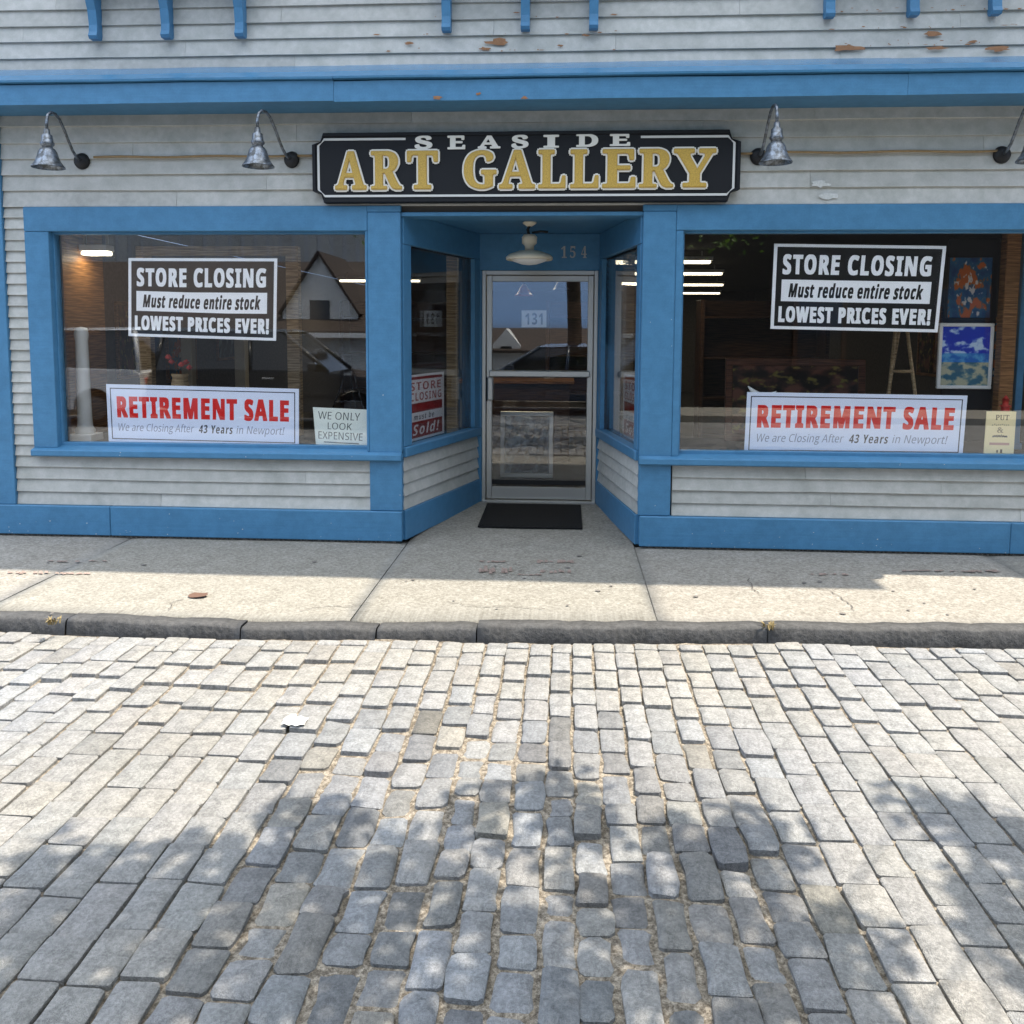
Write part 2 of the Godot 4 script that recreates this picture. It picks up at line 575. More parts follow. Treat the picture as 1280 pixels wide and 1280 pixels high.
func build_curb() -> void:
	var c := Node3D.new()
	c.name = "curb"
	add_child(c)
	tag(c, "", "", "", "structure")
	var xs := [-9.0, -6.8, -4.6]
	for px in [66, 300, 470, 596, 957]:
		xs.append(at_y(px, 795, -0.06).x)
	xs.append_array([3.6, 5.9, 8.5])
	var r := RandomNumberGenerator.new()
	r.seed = 5
	for i in xs.size() - 1:
		var n := FastNoiseLite.new()
		n.seed = 90 + i
		n.frequency = 0.9
		var st := newst(true)
		var seg := 22
		var rings := []
		var x0: float = xs[i] + 0.004
		var x1: float = xs[i + 1] - 0.004
		var dy: float = [0.0, 0.0, -0.012, -0.01, -0.018, -0.022, -0.006, -0.002, -0.008, 0.0, 0.0][i]
		for k in seg + 1:
			var x := lerpf(x0, x1, k / float(seg))
			var z := curb_z(x) + n.get_noise_1d(x * 3.0) * 0.024
			var e: float = 0.009 if (k == 0 or k == seg) else 0.0
			var top := dy + n.get_noise_1d(x * 4.0 + 50.0) * 0.017 - e * 0.3
			var rb := 0.012 + 0.007 * n.get_noise_1d(x * 5.0 + 9.0)
			rings.append([Vector3(x, -0.28, z - 0.12), Vector3(x, top, z - 0.118), Vector3(x, top + 0.003, z - rb * 1.3 - e * 0.4), Vector3(x, top - rb * 0.35, z - rb * 0.3 - e * 0.3), Vector3(x, top - rb, z + 0.002 - e * 0.2), Vector3(x, -0.08, z + 0.012 + n.get_noise_2d(x * 6.0, 3.0) * 0.014), Vector3(x, -0.28, z + 0.015)])
		for k in seg:
			for j in 6:
				quad(st, rings[k][j], rings[k + 1][j], rings[k + 1][j + 1], rings[k][j + 1])
		for e in [0, seg]:
			for j in range(1, 6):
				st.add_vertex(rings[e][0]); st.add_vertex(rings[e][j]); st.add_vertex(rings[e][j + 1])
		mi("curb_stone", done(st), M.curb, c)

func sett_into(st: SurfaceTool, o: Vector3, w: float, l: float, tilt: Vector2, col: Color, r: RandomNumberGenerator, worn: float) -> void:
	st.set_color(col)
	var ch := r.randf_range(0.004, 0.010) + worn * r.randf_range(0.0, 0.007)
	var hw := w * 0.5
	var hl := l * 0.5
	var jit := 0.0055 + 0.0045 * worn
	var corner := []
	for q in [[-1, -1], [1, -1], [1, 1], [-1, 1]]:
		corner.append(Vector2(q[0] * (hw + r.randf_range(-jit, jit * 0.5)), q[1] * (hl + r.randf_range(-jit, jit * 0.6))))
	var out := []
	for k in 4:
		var c: Vector2 = corner[k]
		var p: Vector2 = corner[(k + 3) % 4]
		var n: Vector2 = corner[(k + 1) % 4]
		out.append(c + (p - c).normalized() * ch * r.randf_range(0.6, 1.6))
		out.append(c + (n - c).normalized() * ch * r.randf_range(0.6, 1.6))
		if k % 2 == 1:
			# the long sides bulge or hollow a little
			out.append((c + n) * 0.5 + Vector2(r.randf_range(-jit, jit), r.randf_range(-0.2, 0.2) * l))
	var bv := r.randf_range(0.004, 0.008) + worn * 0.006
	var lo := []
	var m1 := []
	var m2 := []
	for p in out:
		var inn: Vector2 = p * (1.0 - bv * r.randf_range(0.7, 1.4) / maxf(0.04, p.length()))
		lo.append(o + Vector3(p.x, -0.07, p.y))
		m1.append(o + Vector3(p.x, -bv * r.randf_range(0.7, 1.3) + tilt.x * p.x + tilt.y * p.y, p.y))
		m2.append(o + Vector3(inn.x, -bv * 0.16 + tilt.x * inn.x + tilt.y * inn.y + r.randf_range(-0.002, 0.002), inn.y))
	var top := o + Vector3(r.randf_range(-0.15, 0.15) * w, r.randf_range(-0.001, 0.0045), r.randf_range(-0.2, 0.2) * l)
	var c := out.size()
	for i in c:
		var j := (i + 1) % c
		st.set_smooth_group(-1)
		quad(st, lo[i], lo[j], m1[j], m1[i])
		st.set_smooth_group(0)
		quad(st, m1[i], m1[j], m2[j], m2[i])
		st.add_vertex(m2[i]); st.add_vertex(m2[j]); st.add_vertex(top)

func build_setts() -> void:
	var road := Node3D.new()
	road.name = "road"
	add_child(road)
	tag(road, "", "", "", "structure")
	var un := FastNoiseLite.new()
	un.seed = 31
	un.frequency = 0.55
	var tn := FastNoiseLite.new()
	tn.seed = 32
	tn.frequency = 0.5
	var r := RandomNumberGenerator.new()
	r.seed = 77
	var list := []
	var x := -4.6
	while x < 4.6:
		# the middle strip holds narrower, worn stones with open joints
		var mid := smoothstep(1.15, 0.55, absf(x - 0.2))
		var w := lerpf(r.randf_range(0.122, 0.152), r.randf_range(0.105, 0.135), mid)
		var gap := lerpf(0.008, 0.0105, mid)
		var z := curb_z(x) + 0.03 + r.randf() * 0.02
		var first := true
		while z < 6.3:
			var worn := smoothstep(1.25, 0.6, absf(x + w * 0.5 - 0.2 + 0.25 * un.get_noise_2d(z, 7.0))) * smoothstep(2.3, 3.0, z)
			var l := lerpf(r.randf_range(0.165, 0.26), r.randf_range(0.13, 0.25), worn)
			if first:
				l *= r.randf_range(0.35, 1.0)
				first = false
			var gz := lerpf(r.randf_range(0.002, 0.007), r.randf_range(0.006, 0.014), worn)
			var cx := x + w * 0.5 + un.get_noise_2d(z * 2.0, x * 9.0) * 0.008
			var cz := z + l * 0.5
			var y := -0.122 + un.get_noise_2d(cx, cz) * 0.028 + r.randf_range(-0.005, 0.005) * (0.3 + 1.9 * worn)
			y += 0.045 * smoothstep(1.1, 0.0, cz - curb_z(cx))
			var tilt := Vector2(r.randf_range(-0.03, 0.03), r.randf_range(-0.02, 0.035)) * (0.22 + 1.2 * worn)
			var dust := smoothstep(3.3, 2.3, cz)
			var g := (r.randf_range(0.315, 0.345) if worn < 0.3 else r.randf_range(0.27, 0.36)) * (1.0 + 0.1 * dust) + 0.03 * tn.get_noise_2d(cx * 2.0, cz * 2.0)
			var warm := clampf(tn.get_noise_2d(cx + 30.0, cz * 1.5) * 0.6 + r.randf_range(-0.35, 0.1) * (0.5 + worn) + 0.25 * dust * r.randf(), -0.5, 0.4)
			if worn > 0.4 and r.randf() < 0.35:
				g *= r.randf_range(0.65, 0.9)
			elif r.randf() < 0.03:
				g *= 0.85
			var col := Color(g * (1.0 + 0.10 * warm), g * (1.0 + 0.02 * warm), g * (0.995 - 0.13 * warm))
			if worn > 0.4 and r.randf() < 0.06:
				col = Color(g * 1.03, g * 0.99, g * 0.9)
			list.append([Vector3(cx, y, cz), w - gap * r.randf_range(0.6, 1.2), l - gz, tilt, col, worn])
			z += l
		x += w
	# the 300 that show largest
	var order := []
	for i in list.size():
		var s: Array = list[i]
		var p := to_px(s[0])
		var a := 0.0
		if p.x > -20 and p.x < 1300 and p.y > 780 and p.y < 1300:
			var d := EYE.distance_to(s[0])
			a = s[1] * s[2] / (d * d) * ((EYE.y + 0.13) / d)
		order.append([a, i])
	order.sort_custom(func(p, q): return p[0] > q[0])
	var single := {}
	for k in 300:
		single[order[k][1]] = true
	var rest := newst()
	for i in list.size():
		var s: Array = list[i]
		if single.has(i):
			var st := newst()
			sett_into(st, Vector3.ZERO, s[1], s[2], s[3], s[4], r, s[5])
			mi("sett", done(st), M.sett, road, s[0])
		else:
			sett_into(rest, s[0], s[1], s[2], s[3], s[4], r, s[5])
	var ro := mi("sett_field", done(rest), M.sett, road)
	ro.set_meta("kind", "stuff")
	# sand bed in the joints
	var st := newst(true)
	var jn := FastNoiseLite.new()
	jn.seed = 51
	jn.frequency = 3.0
	var nx := 150
	var nz := 90
	var g := []
	for i in nx + 1:
		var row := []
		for j in nz + 1:
			var px := lerpf(-4.7, 4.7, i / float(nx))
			var pz := lerpf(1.35, 6.4, j / float(nz))
			row.append(Vector3(px, -0.122 + un.get_noise_2d(px, pz) * 0.028 - 0.019 + 0.045 * smoothstep(1.1, 0.0, pz - curb_z(px)) + jn.get_noise_2d(px, pz) * 0.008 + jn.get_noise_2d(px * 0.2 + 7.0, pz * 0.2) * 0.010, pz))
		g.append(row)
	for i in nx:
		for j in nz:
			quad(st, g[i][j], g[i + 1][j], g[i + 1][j + 1], g[i][j + 1])
	mi("joint_sand", done(st), M.joint, road)
	# beyond the stones one can tell apart
	var ms := mat(Color(0.27, 0.27, 0.27), 0.85, M.t_granite, 1.2)
	boxes("paving", [[Vector3(-30, -0.29, 1.3), Vector3(-4.7, -0.135, 10.2)], [Vector3(4.7, -0.29, 1.3), Vector3(30, -0.135, 10.2)], [Vector3(-4.69, -0.29, 6.41), Vector3(4.69, -0.135, 10.19)]], ms, road, 0.0)

# ---------- shop ----------
var shop: Node3D
var board_rng := RandomNumberGenerator.new()

func clapboards(parent: Node, x0: float, x1: float, y0: float, y1: float, expo: float, joints := true, z := 0.0) -> void:
	var n := FastNoiseLite.new()
	n.seed = board_rng.randi() % 1000
	n.frequency = 0.45
	var y := y0
	var row := 0
	while y < y1 - 0.015:
		var cuts := [x0]
		if joints:
			var c := x0 + board_rng.randf_range(0.6, 3.4)
			while c < x1 - 0.5:
				cuts.append(c)
				c += board_rng.randf_range(2.3, 4.2)
		cuts.append(x1)
		for i in cuts.size() - 1:
			var a: float = cuts[i] + (0.0009 if i > 0 else 0.0)
			var b: float = cuts[i + 1] - (0.0009 if i < cuts.size() - 2 else 0.0)
			var top := minf(y + expo + 0.014, y1)
			var seg := clampi(int((b - a) / 0.22), 1, 22)
			var st := newst()
			var pts := []
			var dz := board_rng.randf_range(-0.0015, 0.0015)
			for k in seg + 1:
				var x := lerpf(a, b, k / float(seg))
				var wy: float = 0.0 if row == 0 else n.get_noise_2d(x, row * 13.0) * 0.006
				var wz := n.get_noise_2d(x * 2.0, row * 7.0 + 90.0) * 0.004 + dz
				pts.append([Vector3(x, y + wy, z - 0.024), Vector3(x, y + wy, z + wz + 0.007), Vector3(x, y + wy + 0.0025, z + wz + 0.008), Vector3(x, top, z + wz * 0.3 - 0.0125), Vector3(x, top, z - 0.0245)])
			for k in seg:
				for j in 4:
					quad(st, pts[k][j], pts[k][j + 1], pts[k + 1][j + 1], pts[k + 1][j])
			for e in [0, seg]:
				for j in range(1, 4):
					st.add_vertex(pts[e][0]); st.add_vertex(pts[e][j]); st.add_vertex(pts[e][j + 1])
			mi("clapboard", done(st), M.siding[board_rng.randi() % 4], parent)
		y += expo + board_rng.randf_range(-0.004, 0.004)
		row += 1

func pane(parent: Node, lo: Vector2, hi: Vector2, z: float) -> void:
	# two sheets of glass; the second is added to strengthen the reflections
	for k in 2:
		box("pane", Vector3(lo.x, lo.y, z - 0.004 - 0.022 * k), Vector3(hi.x, hi.y, z - 0.022 * k), M.glass, parent, 0.0)

func shop_window(x0: float, x1: float, jl: float, jr: float, sill_l: float, sill_r: float) -> void:
	var w := boxes("shop_window", [[Vector3(x0 - 0.01, 0.73, -0.10), Vector3(x0 + 0.014, 2.36, -0.028)], [Vector3(x1 - 0.014, 0.73, -0.10), Vector3(x1 + 0.01, 2.36, -0.028)], [Vector3(x0 - 0.01, 2.345, -0.10), Vector3(x1 + 0.01, 2.375, -0.03)], [Vector3(x0 - 0.01, 0.70, -0.10), Vector3(x1 + 0.01, 0.738, -0.03)]], M.blue, shop, 0.003)
	box("head_board", Vector3(jl, 2.362, -0.05), Vector3(jr, 2.545, 0.024), M.blue, w)
	box("jamb_board", Vector3(jl, 0.70, -0.05), Vector3(x0, 2.360, 0.022), M.blue, w)
	box("jamb_board", Vector3(x1, 0.70, -0.05), Vector3(jr, 2.360, 0.022), M.blue, w)
	# sill with a sloping nose
	var poly := PackedVector2Array([Vector2(-0.09, 0.635), Vector2(0.055, 0.635), Vector2(0.07, 0.645), Vector2(0.07, 0.682), Vector2(0.06, 0.69), Vector2(-0.09, 0.728)])
	var s := prism("sill", poly, -sill_r, -sill_l, M.blue, w)
	s.rotation.y = -PI / 2
	pane(w, Vector2(x0 + 0.002, 0.72), Vector2(x1 - 0.002, 2.362), -0.055)

func recess_wall(p0: Vector2, p1: Vector2, glass0: float, glass1: float) -> void:
	var d := (p1 - p0)
	var L := d.length()
	d /= L
	var bx := Vector3(d.x, 0, d.y)
	var wall := boxes("recess_wall", [[Vector3(0, 0, -0.11), Vector3(L, 0.70, -0.027)], [Vector3(0, 2.27, -0.11), Vector3(L, 2.5, -0.027)], [Vector3(0, 0.70, -0.11), Vector3(glass0, 2.27, -0.027)], [Vector3(glass1, 0.70, -0.11), Vector3(L, 2.27, -0.027)]], M.sheath, shop, 0.0)
	wall.transform = Transform3D(Basis(bx, Vector3.UP, bx.cross(Vector3.UP)), Vector3(p0.x, 0, p0.y))
	box("base_board", Vector3(0.0, 0.012, -0.03), Vector3(L, 0.245, 0.02), M.blue, wall)
	clapboards(wall, 0.002, L - 0.002, 0.247, 0.655, 0.1, false)
	box("sill", Vector3(0.0, 0.655, -0.06), Vector3(L, 0.735, 0.03), M.blue, wall, 0.008)
	box("head_board", Vector3(0.0, 2.27, -0.06), Vector3(L, 2.499, 0.015), M.blue, wall)
	box("jamb_board", Vector3(0.0, 0.737, -0.09), Vector3(glass0, 2.268, 0.013), M.blue, wall)
	box("jamb_board", Vector3(glass1, 0.737, -0.09), Vector3(L, 2.268, 0.013), M.blue, wall)
	pane(wall, Vector2(glass0 - 0.005, 0.732), Vector2(glass1 + 0.005, 2.272), -0.05)

func build_shop() -> void:
	board_rng.seed = 14
	shop = thing("shop_building", "grey clapboard shop with blue trim, two display windows and a recessed entrance", "building")
	# walls: sheathing with boards nailed to it
	var up := boxes("upper_wall", [[Vector3(-4.40, 3.25, -0.2), Vector3(8.0, 6.95, -0.026)]], M.sheath, shop, 0.0)
	clapboards(up, -4.4, 8.0, 3.52, 4.60, 0.118)
	box("upper_boarding", Vector3(-4.4, 4.61, -0.026), Vector3(8.0, 6.9, -0.004), M.siding[1], up, 0.0)
	var band := box("sign_band", Vector3(-4.25, 2.50, -0.2), Vector3(5.0, 3.249, -0.026), M.sheath, shop, 0.0)
	clapboards(band, -3.968, 5.0, 2.547, 3.232, 0.121)
	var low := box("lower_wall", Vector3(-4.25, 0.0, -0.2), Vector3(-0.93, 0.70, -0.026), M.sheath, shop, 0.0)
	clapboards(low, -3.968, -1.152, 0.247, 0.632, 0.098)
	var low2 := box("lower_wall", Vector3(0.93, 0.0, -0.2), Vector3(5.0, 0.70, -0.026), M.sheath, shop, 0.0)
	clapboards(low2, 1.142, 5.0, 0.247, 0.632, 0.098)
	var strip := boxes("side_wall", [[Vector3(-4.25, 0.701, -0.2), Vector3(-3.64, 2.499, -0.051)]], M.sheath, shop, 0.0)
	clapboards(strip, -3.968, -3.804, 0.632, 2.545, 0.083, false)
	var strip2 := boxes("side_wall", [[Vector3(4.33, 0.701, -0.2), Vector3(5.0, 2.499, -0.051)]], M.sheath, shop, 0.0)
	clapboards(strip2, 4.49, 5.0, 0.632, 2.545, 0.083, false)
	box("neighbour_wall", Vector3(5.2, 0.0, -0.2), Vector3(8.0, 3.24, -0.004), M.siding[2], shop, 0.0)
	box("corner_board", Vector3(-4.25, 0.246, -0.2), Vector3(-3.97, 3.23, 0.026), M.blue, shop)
	box("corner_board", Vector3(5.002, 0.246, -0.2), Vector3(5.2, 3.23, 0.026), M.blue, shop)
	# base boards, butted end to end
	for s in [[-4.27, -3.2], [-3.198, -0.90]]:
		box("base_board", Vector3(s[0], 0.014, -0.12), Vector3(s[1], 0.245, 0.045), M.blue, shop, 0.006)
	for s in [[0.90, 3.6], [3.602, 5.22]]:
		box("base_board", Vector3(s[0], 0.014, -0.12), Vector3(s[1], 0.245, 0.045), M.blue, shop, 0.006)
	boxes("footing", [[Vector3(-4.2, -0.25, -0.2), Vector3(-0.95, 0.011, 0.015)], [Vector3(0.95, -0.25, -0.2), Vector3(8.0, 0.011, 0.015)]], M.joint, shop, 0.0)
	# windows
	shop_window(-3.61, -1.167, -3.802, -1.150, -3.80, -0.90)
	shop_window(1.182, 4.30, 1.130, 4.49, 0.89, 4.49)
	# corner piers beside the entrance
	for s in [-1.0, 1.0]:
		var a := -1.149 if s < 0 else 0.89
		var b := -0.90 if s < 0 else 1.129
		var pier := box("pier", Vector3(a, 0.247, -0.13), Vector3(b, 2.498, 0.026), M.blue, shop, 0.006)
		box("pier_band", Vector3(a - 0.002, 0.632, -0.06), Vector3(b + 0.002, 0.700, 0.052), M.blue, pier, 0.012)
		box("pier_head", Vector3(a - 0.002, 2.5, -0.1), Vector3(b + 0.001, 2.546, 0.022), M.blue, pier, 0.003)
	# cornice: soffit, fascia and a sloping painted cap
	var cor := box("cornice", Vector3(-4.42, 3.226, -0.02), Vector3(8.0, 3.256, 0.338), M.blue, shop, 0.002)
	cor.set_meta("label", "blue cornice with a sloping cap")
	for s in [[-4.44, -1.3], [-1.298, 2.6], [2.602, 8.0]]:
		wavy_board("fascia", s[0], s[1], PackedVector2Array([Vector2(0.34, 3.214), Vector2(0.362, 3.214), Vector2(0.362, 3.352), Vector2(0.34, 3.352)]), M.blue, cor)
		wavy_board("cap", s[0], s[1], PackedVector2Array([Vector2(0.0, 3.40), Vector2(0.34, 3.358), Vector2(0.386, 3.364), Vector2(0.388, 3.378), Vector2(0.29, 3.438), Vector2(0.02, 3.556), Vector2(0.0, 3.556)]), M.blue_gloss, cor)
	# roof edge high above, whose shadow lies on the sidewalk
	var roof := box("roof", Vector3(-4.6, 6.951, -6.0), Vector3(8.1, 7.05, 0.0), M.plaster, shop, 0.0)
	box("eave", Vector3(-4.7, 6.99, 0.002), Vector3(4.98, 7.12, 0.52), M.blue, roof, 0.01)
	# bracketed shelves under the upstairs windows
	for g in [[-3.167, -2.621, -2.068, 3.755], [-0.549, 0.02, 0.508, 3.772], [2.155, 2.729, 3.283, 3.825]]:
		var mid: float = (g[0] + g[2]) * 0.5
		var wn := box("upper_window", Vector3(mid - 0.5, 4.32, -0.02), Vector3(mid + 0.5, 5.7, 0.03), M.blue, shop, 0.004)
		box("pane", Vector3(mid - 0.42, 4.4, 0.031), Vector3(mid + 0.42, 5.62, 0.034), M.dark_glass, wn, 0.0)
		box("shelf", Vector3(g[0] - 0.13, 4.22, 0.0), Vector3(g[2] + 0.13, 4.27, 0.24), M.blue, wn, 0.006)
		for k in 3:
			var b: float = g[3]
			var poly := PackedVector2Array([Vector2(0.0, b + 0.02), Vector2(0.02, b), Vector2(0.075, b), Vector2(0.088, b + 0.02), Vector2(0.075, b + 0.05), Vector2(0.07, b + 0.10), Vector2(0.085, b + 0.2), Vector2(0.13, b + 0.31), Vector2(0.2, b + 0.37), Vector2(0.215, 4.218), Vector2(0.0, 4.218)])
			var br := prism("bracket", poly, -0.032, 0.032, M.blue, shop)
			br.rotation.y = -PI / 2
			br.position = Vector3(g[k], 0, 0.002)
	# entrance
	recess_wall(Vector2(-0.90, -0.022), Vector2(-0.462, -1.5), 0.13, 1.40)
	recess_wall(Vector2(0.640, -1.5), Vector2(0.89, -0.022), 0.13, 1.39)
	box("recess_ceiling", Vector3(-0.93, 2.5, -1.62), Vector3(0.92, 2.54, -0.201), M.blue, shop, 0.0)
	box("recess_soffit", Vector3(-0.899, 2.47, -0.2), Vector3(0.889, 2.499, 0.004), M.blue, shop, 0.003)
	box("door_header", Vector3(-0.56, 2.17, -1.6), Vector3(0.74, 2.499, -1.47), M.blue, shop)
	box("door_jamb", Vector3(-0.56, 0.0, -1.6), Vector3(-0.437, 2.169, -1.475), M.blue, shop)
	box("door_jamb", Vector3(0.624, 0.0, -1.6), Vector3(0.74, 2.169, -1.475), M.blue, shop)
	var door := boxes("entrance_door", [[Vector3(-0.436, 0.04, -1.56), Vector3(-0.40, 2.17, -1.48)], [Vector3(0.587, 0.04, -1.56), Vector3(0.623, 2.17, -1.48)], [Vector3(-0.40, 2.13, -1.56), Vector3(0.587, 2.17, -1.48)], [Vector3(-0.396, 0.055, -1.55), Vector3(-0.345, 2.126, -1.505)], [Vector3(0.532, 0.055, -1.55), Vector3(0.583, 2.126, -1.505)], [Vector3(-0.345, 2.072, -1.55), Vector3(0.532, 2.126, -1.505)], [Vector3(-0.345, 0.055, -1.55), Vector3(0.532, 0.165, -1.505)]], M.alu, shop, 0.004)
	door.set_meta("label", "glazed door in a pale metal frame")
	pane(door, Vector2(-0.346, 0.164), Vector2(0.533, 2.073), -1.518)
	var b0 := at_z(612, 463, -1.46)
	var b1 := at_z(738, 472, -1.46)
	box("push_bar", Vector3(-0.37, b1.y, -1.5), Vector3(0.555, b0.y, -1.462), M.alu, door, 0.008)
	box("handle", Vector3(-0.385, b1.y - 0.22, -1.5), Vector3(-0.33, b1.y - 0.004, -1.455), M.alu, door, 0.01)
	box("lock", Vector3(-0.398, b1.y - 0.23, -1.504), Vector3(-0.387, b1.y - 0.01, -1.482), M.iron, door, 0.002)
	box("kick_rail", Vector3(-0.344, 0.19, -1.545), Vector3(0.531, 0.235, -1.512), M.iron, door, 0.002)
	box("threshold", Vector3(-0.435, 0.02, -1.6), Vector3(0.622, 0.048, -1.44), M.alu, door, 0.006)
	# bare wood and filler where the paint has flaked off
	var r := RandomNumberGenerator.new()
	r.seed = 3
	for s in [[622, 53, 16, 5, 0.0155], [606, 61, 9, 2.5, 0.0155], [700, 57, 4, 1.5, 0.0155], [732, 44, 5, 2, 0.0155], [1062, 60, 22, 5, 0.0155], [1165, 42, 12, 3, 0.0155], [1172, 60, 14, 3, 0.0155], [1250, 61, 16, 3.5, 0.0155], [1215, 52, 8, 2, 0.0155], [512, 54, 7, 2, 0.0155], [546, 122, 8, 3, 0.3665], [598, 117, 3, 2, 0.3665], [656, 122, 5, 2, 0.3665]]:
		flake(s, M.bare, r)
	for s in [[1024, 230, 14, 5, 0.0145], [1035, 245, 12, 5, 0.0145], [880, 100, 0.0, 0.0, 0.0]]:
		if s[2] > 0.0:
			flake(s, M.filler if M.has("filler") else filler(), r)
	# crumbs of lost paint along the lower edges of the upstairs boards
	var cr := newst()
	for k in 110:
		var px := r.randf_range(470, 780) if r.randf() < 0.45 else r.randf_range(1030, 1280)
		var c := at_z(px, 0, 0.0165)
		var row := int(r.randf_range(0, 3.99))
		c.y = 3.524 + row * 0.118 + r.randf_range(-0.002, 0.012) * (1.0 if r.randf() < 0.7 else 3.0)
		var a := r.randf_range(0.004, 0.035) * r.randf()
		var h := r.randf_range(0.0015, 0.006)
		quad(cr, c + Vector3(-a, -h * 0.5, 0), c + Vector3(a * 0.3, -h, 0), c + Vector3(a, h * 0.4, 0), c + Vector3(-a * 0.4, h, 0))
	mi("paint_loss", done(cr), M.bare, shop).set_meta("kind", "stuff")
	# chips knocked out of the blue paint along edges and foot
	var ch := newst()
	for k in 70:
		var c := Vector3.ZERO
		var pick := r.randf()
		var left := r.randf() < 0.5
		if pick < 0.75:
			c = Vector3(r.randf_range(-4.2, -0.95) if left else r.randf_range(0.95, 4.4), 0.02 + 0.2 * r.randf() * r.randf(), 0.0458)
		elif pick < 0.82:
			c = Vector3(r.randf_range(-1.147, -0.91) if left else r.randf_range(0.9, 1.127), r.randf_range(0.26, 2.4), 0.0268)
		else:
			c = Vector3(r.randf_range(-3.7, -0.95) if left else r.randf_range(0.95, 4.4), r.randf_range(0.647, 0.68), 0.0708)
		var a := r.randf_range(0.001, 0.006)
		var h := r.randf_range(0.001, 0.004)
		quad(ch, c + Vector3(-a, -h * 0.4, 0), c + Vector3(a * 0.2, -h, 0), c + Vector3(a, h * 0.5, 0), c + Vector3(-a * 0.3, h, 0))
	mi("paint_chips", done(ch), M.filler, shop).set_meta("kind", "stuff")
	# house number over the door
	M.numeral = mat(Color(0.42, 0.42, 0.40), 0.5)
	for d in [["1", 705], ["5", 716], ["4", 730]]:
		var p := at_z(d[1], 315, -1.465)
		var o := mi("numeral", glyph(d[0], true, 0.012, 0.05, 0.105), M.numeral, shop, p)
		o.set_meta("label", "pale metal house numeral")

func filler() -> Material:
	M.filler = mat(Color(0.62, 0.63, 0.62), 0.8, M.t_weather, 3.0)
	return M.filler

func flake(s: Array, m: Material, r: RandomNumberGenerator) -> void:
	var c := at_z(s[0], s[1], s[4])
	var k: float = (EYE.z - s[4]) / F
	var st := newst()
	var n := 13
	var ring := []
	for i in n:
		var t := TAU * i / n
		var q := r.randf_range(0.45, 1.15)
		ring.append(c + Vector3(cos(t) * s[2] * k * q, sin(t) * s[3] * k * q, r.randf_range(-0.0004, 0.0004)))
	for i in n:
		st.add_vertex(c + Vector3(0, 0, 0.001)); st.add_vertex(ring[(i + 1) % n]); st.add_vertex(ring[i])
	mi("bare_patch" if m == M.bare else "filler_patch", done(st), m, shop)

func wavy_board(called: String, x0: float, x1: float, prof: PackedVector2Array, m: Material, parent: Node) -> void:
	var n := FastNoiseLite.new()
	n.seed = int(x0 * 10 + prof.size())
	n.frequency = 0.5
	var st := newst()
	var seg := 40
	var rings := []
	for k in seg + 1:
		var x := lerpf(x0, x1, k / float(seg))
		var ring := []
		for i in prof.size():
			ring.append(Vector3(x, prof[i].y + n.get_noise_2d(x, 4.0 + (5.0 if prof[i].y > 3.355 else 0.0)) * 0.007, prof[i].x + n.get_noise_2d(x * 2.0, 40.0) * 0.003))
		rings.append(ring)
	var c := prof.size()
	for k in seg:
		for i in c:
			quad(st, rings[k][i], rings[k][(i + 1) % c], rings[k + 1][(i + 1) % c], rings[k + 1][i])
	for e in [0, seg]:
		for i in range(1, c - 1):
			st.add_vertex(rings[e][0]); st.add_vertex(rings[e][i]); st.add_vertex(rings[e][i + 1])
	mi(called, done(st), m, parent)

# ---------- lettering ----------
var fonts := {}
func font(serif: bool, bold: bool) -> Font:
	var key := [serif, bold]
	if not fonts.has(key):
		var f := SystemFont.new()
		f.font_names = PackedStringArray(["Droid Serif" if serif else "Droid Sans"])
		f.font_weight = 700 if bold else 400
		var v := FontVariation.new()
		v.base_font = f
		v.spacing_glyph = 5 if bold and not serif else 0
		fonts[key] = v
	return fonts[key]

func text_arrays(s: String, serif: bool, bold: bool, depth: float) -> Array:
	var t := TextMesh.new()
	t.font = font(serif, bold)
	t.font_size = 64
	t.pixel_size = 0.01
	t.curve_step = 2.0
	t.depth = depth
	t.text = s
	return t.get_mesh_arrays()

# one raised character, stretched to width x height, standing on its base line, centred
func glyph(s: String, serif: bool, depth: float, width: float, height: float, grow := 0.0, lower := false) -> ArrayMesh:
	var arr := text_arrays(s, serif, true, 1.0)
	var v: PackedVector3Array = arr[Mesh.ARRAY_VERTEX]
	var lo := Vector3(1e9, 1e9, 1e9)
	var hi := -lo
	for p in v:
		lo = lo.min(p)
		hi = hi.max(p)
	var c := (lo + hi) * 0.5
	var idx: PackedInt32Array = arr[Mesh.ARRAY_INDEX] if arr[Mesh.ARRAY_INDEX] != null else PackedInt32Array()
	if idx.is_empty():
		for i in v.size():
			idx.append(i)
	var st := newst()
	var offs := [Vector2.ZERO]
	if grow > 0.0:
		offs = []
		for k in 8:
			offs.append(Vector2(cos(TAU * k / 8.0), sin(TAU * k / 8.0)) * grow)
	var e := 0.0
	for o in offs:
		for i in idx:
			var p := v[i] - c
			st.add_vertex(Vector3(p.x / (hi.x - lo.x) * width + o.x, p.y / (hi.y - lo.y) * height + o.y, p.z * depth + e))
		e += 0.0002
	return done(st)

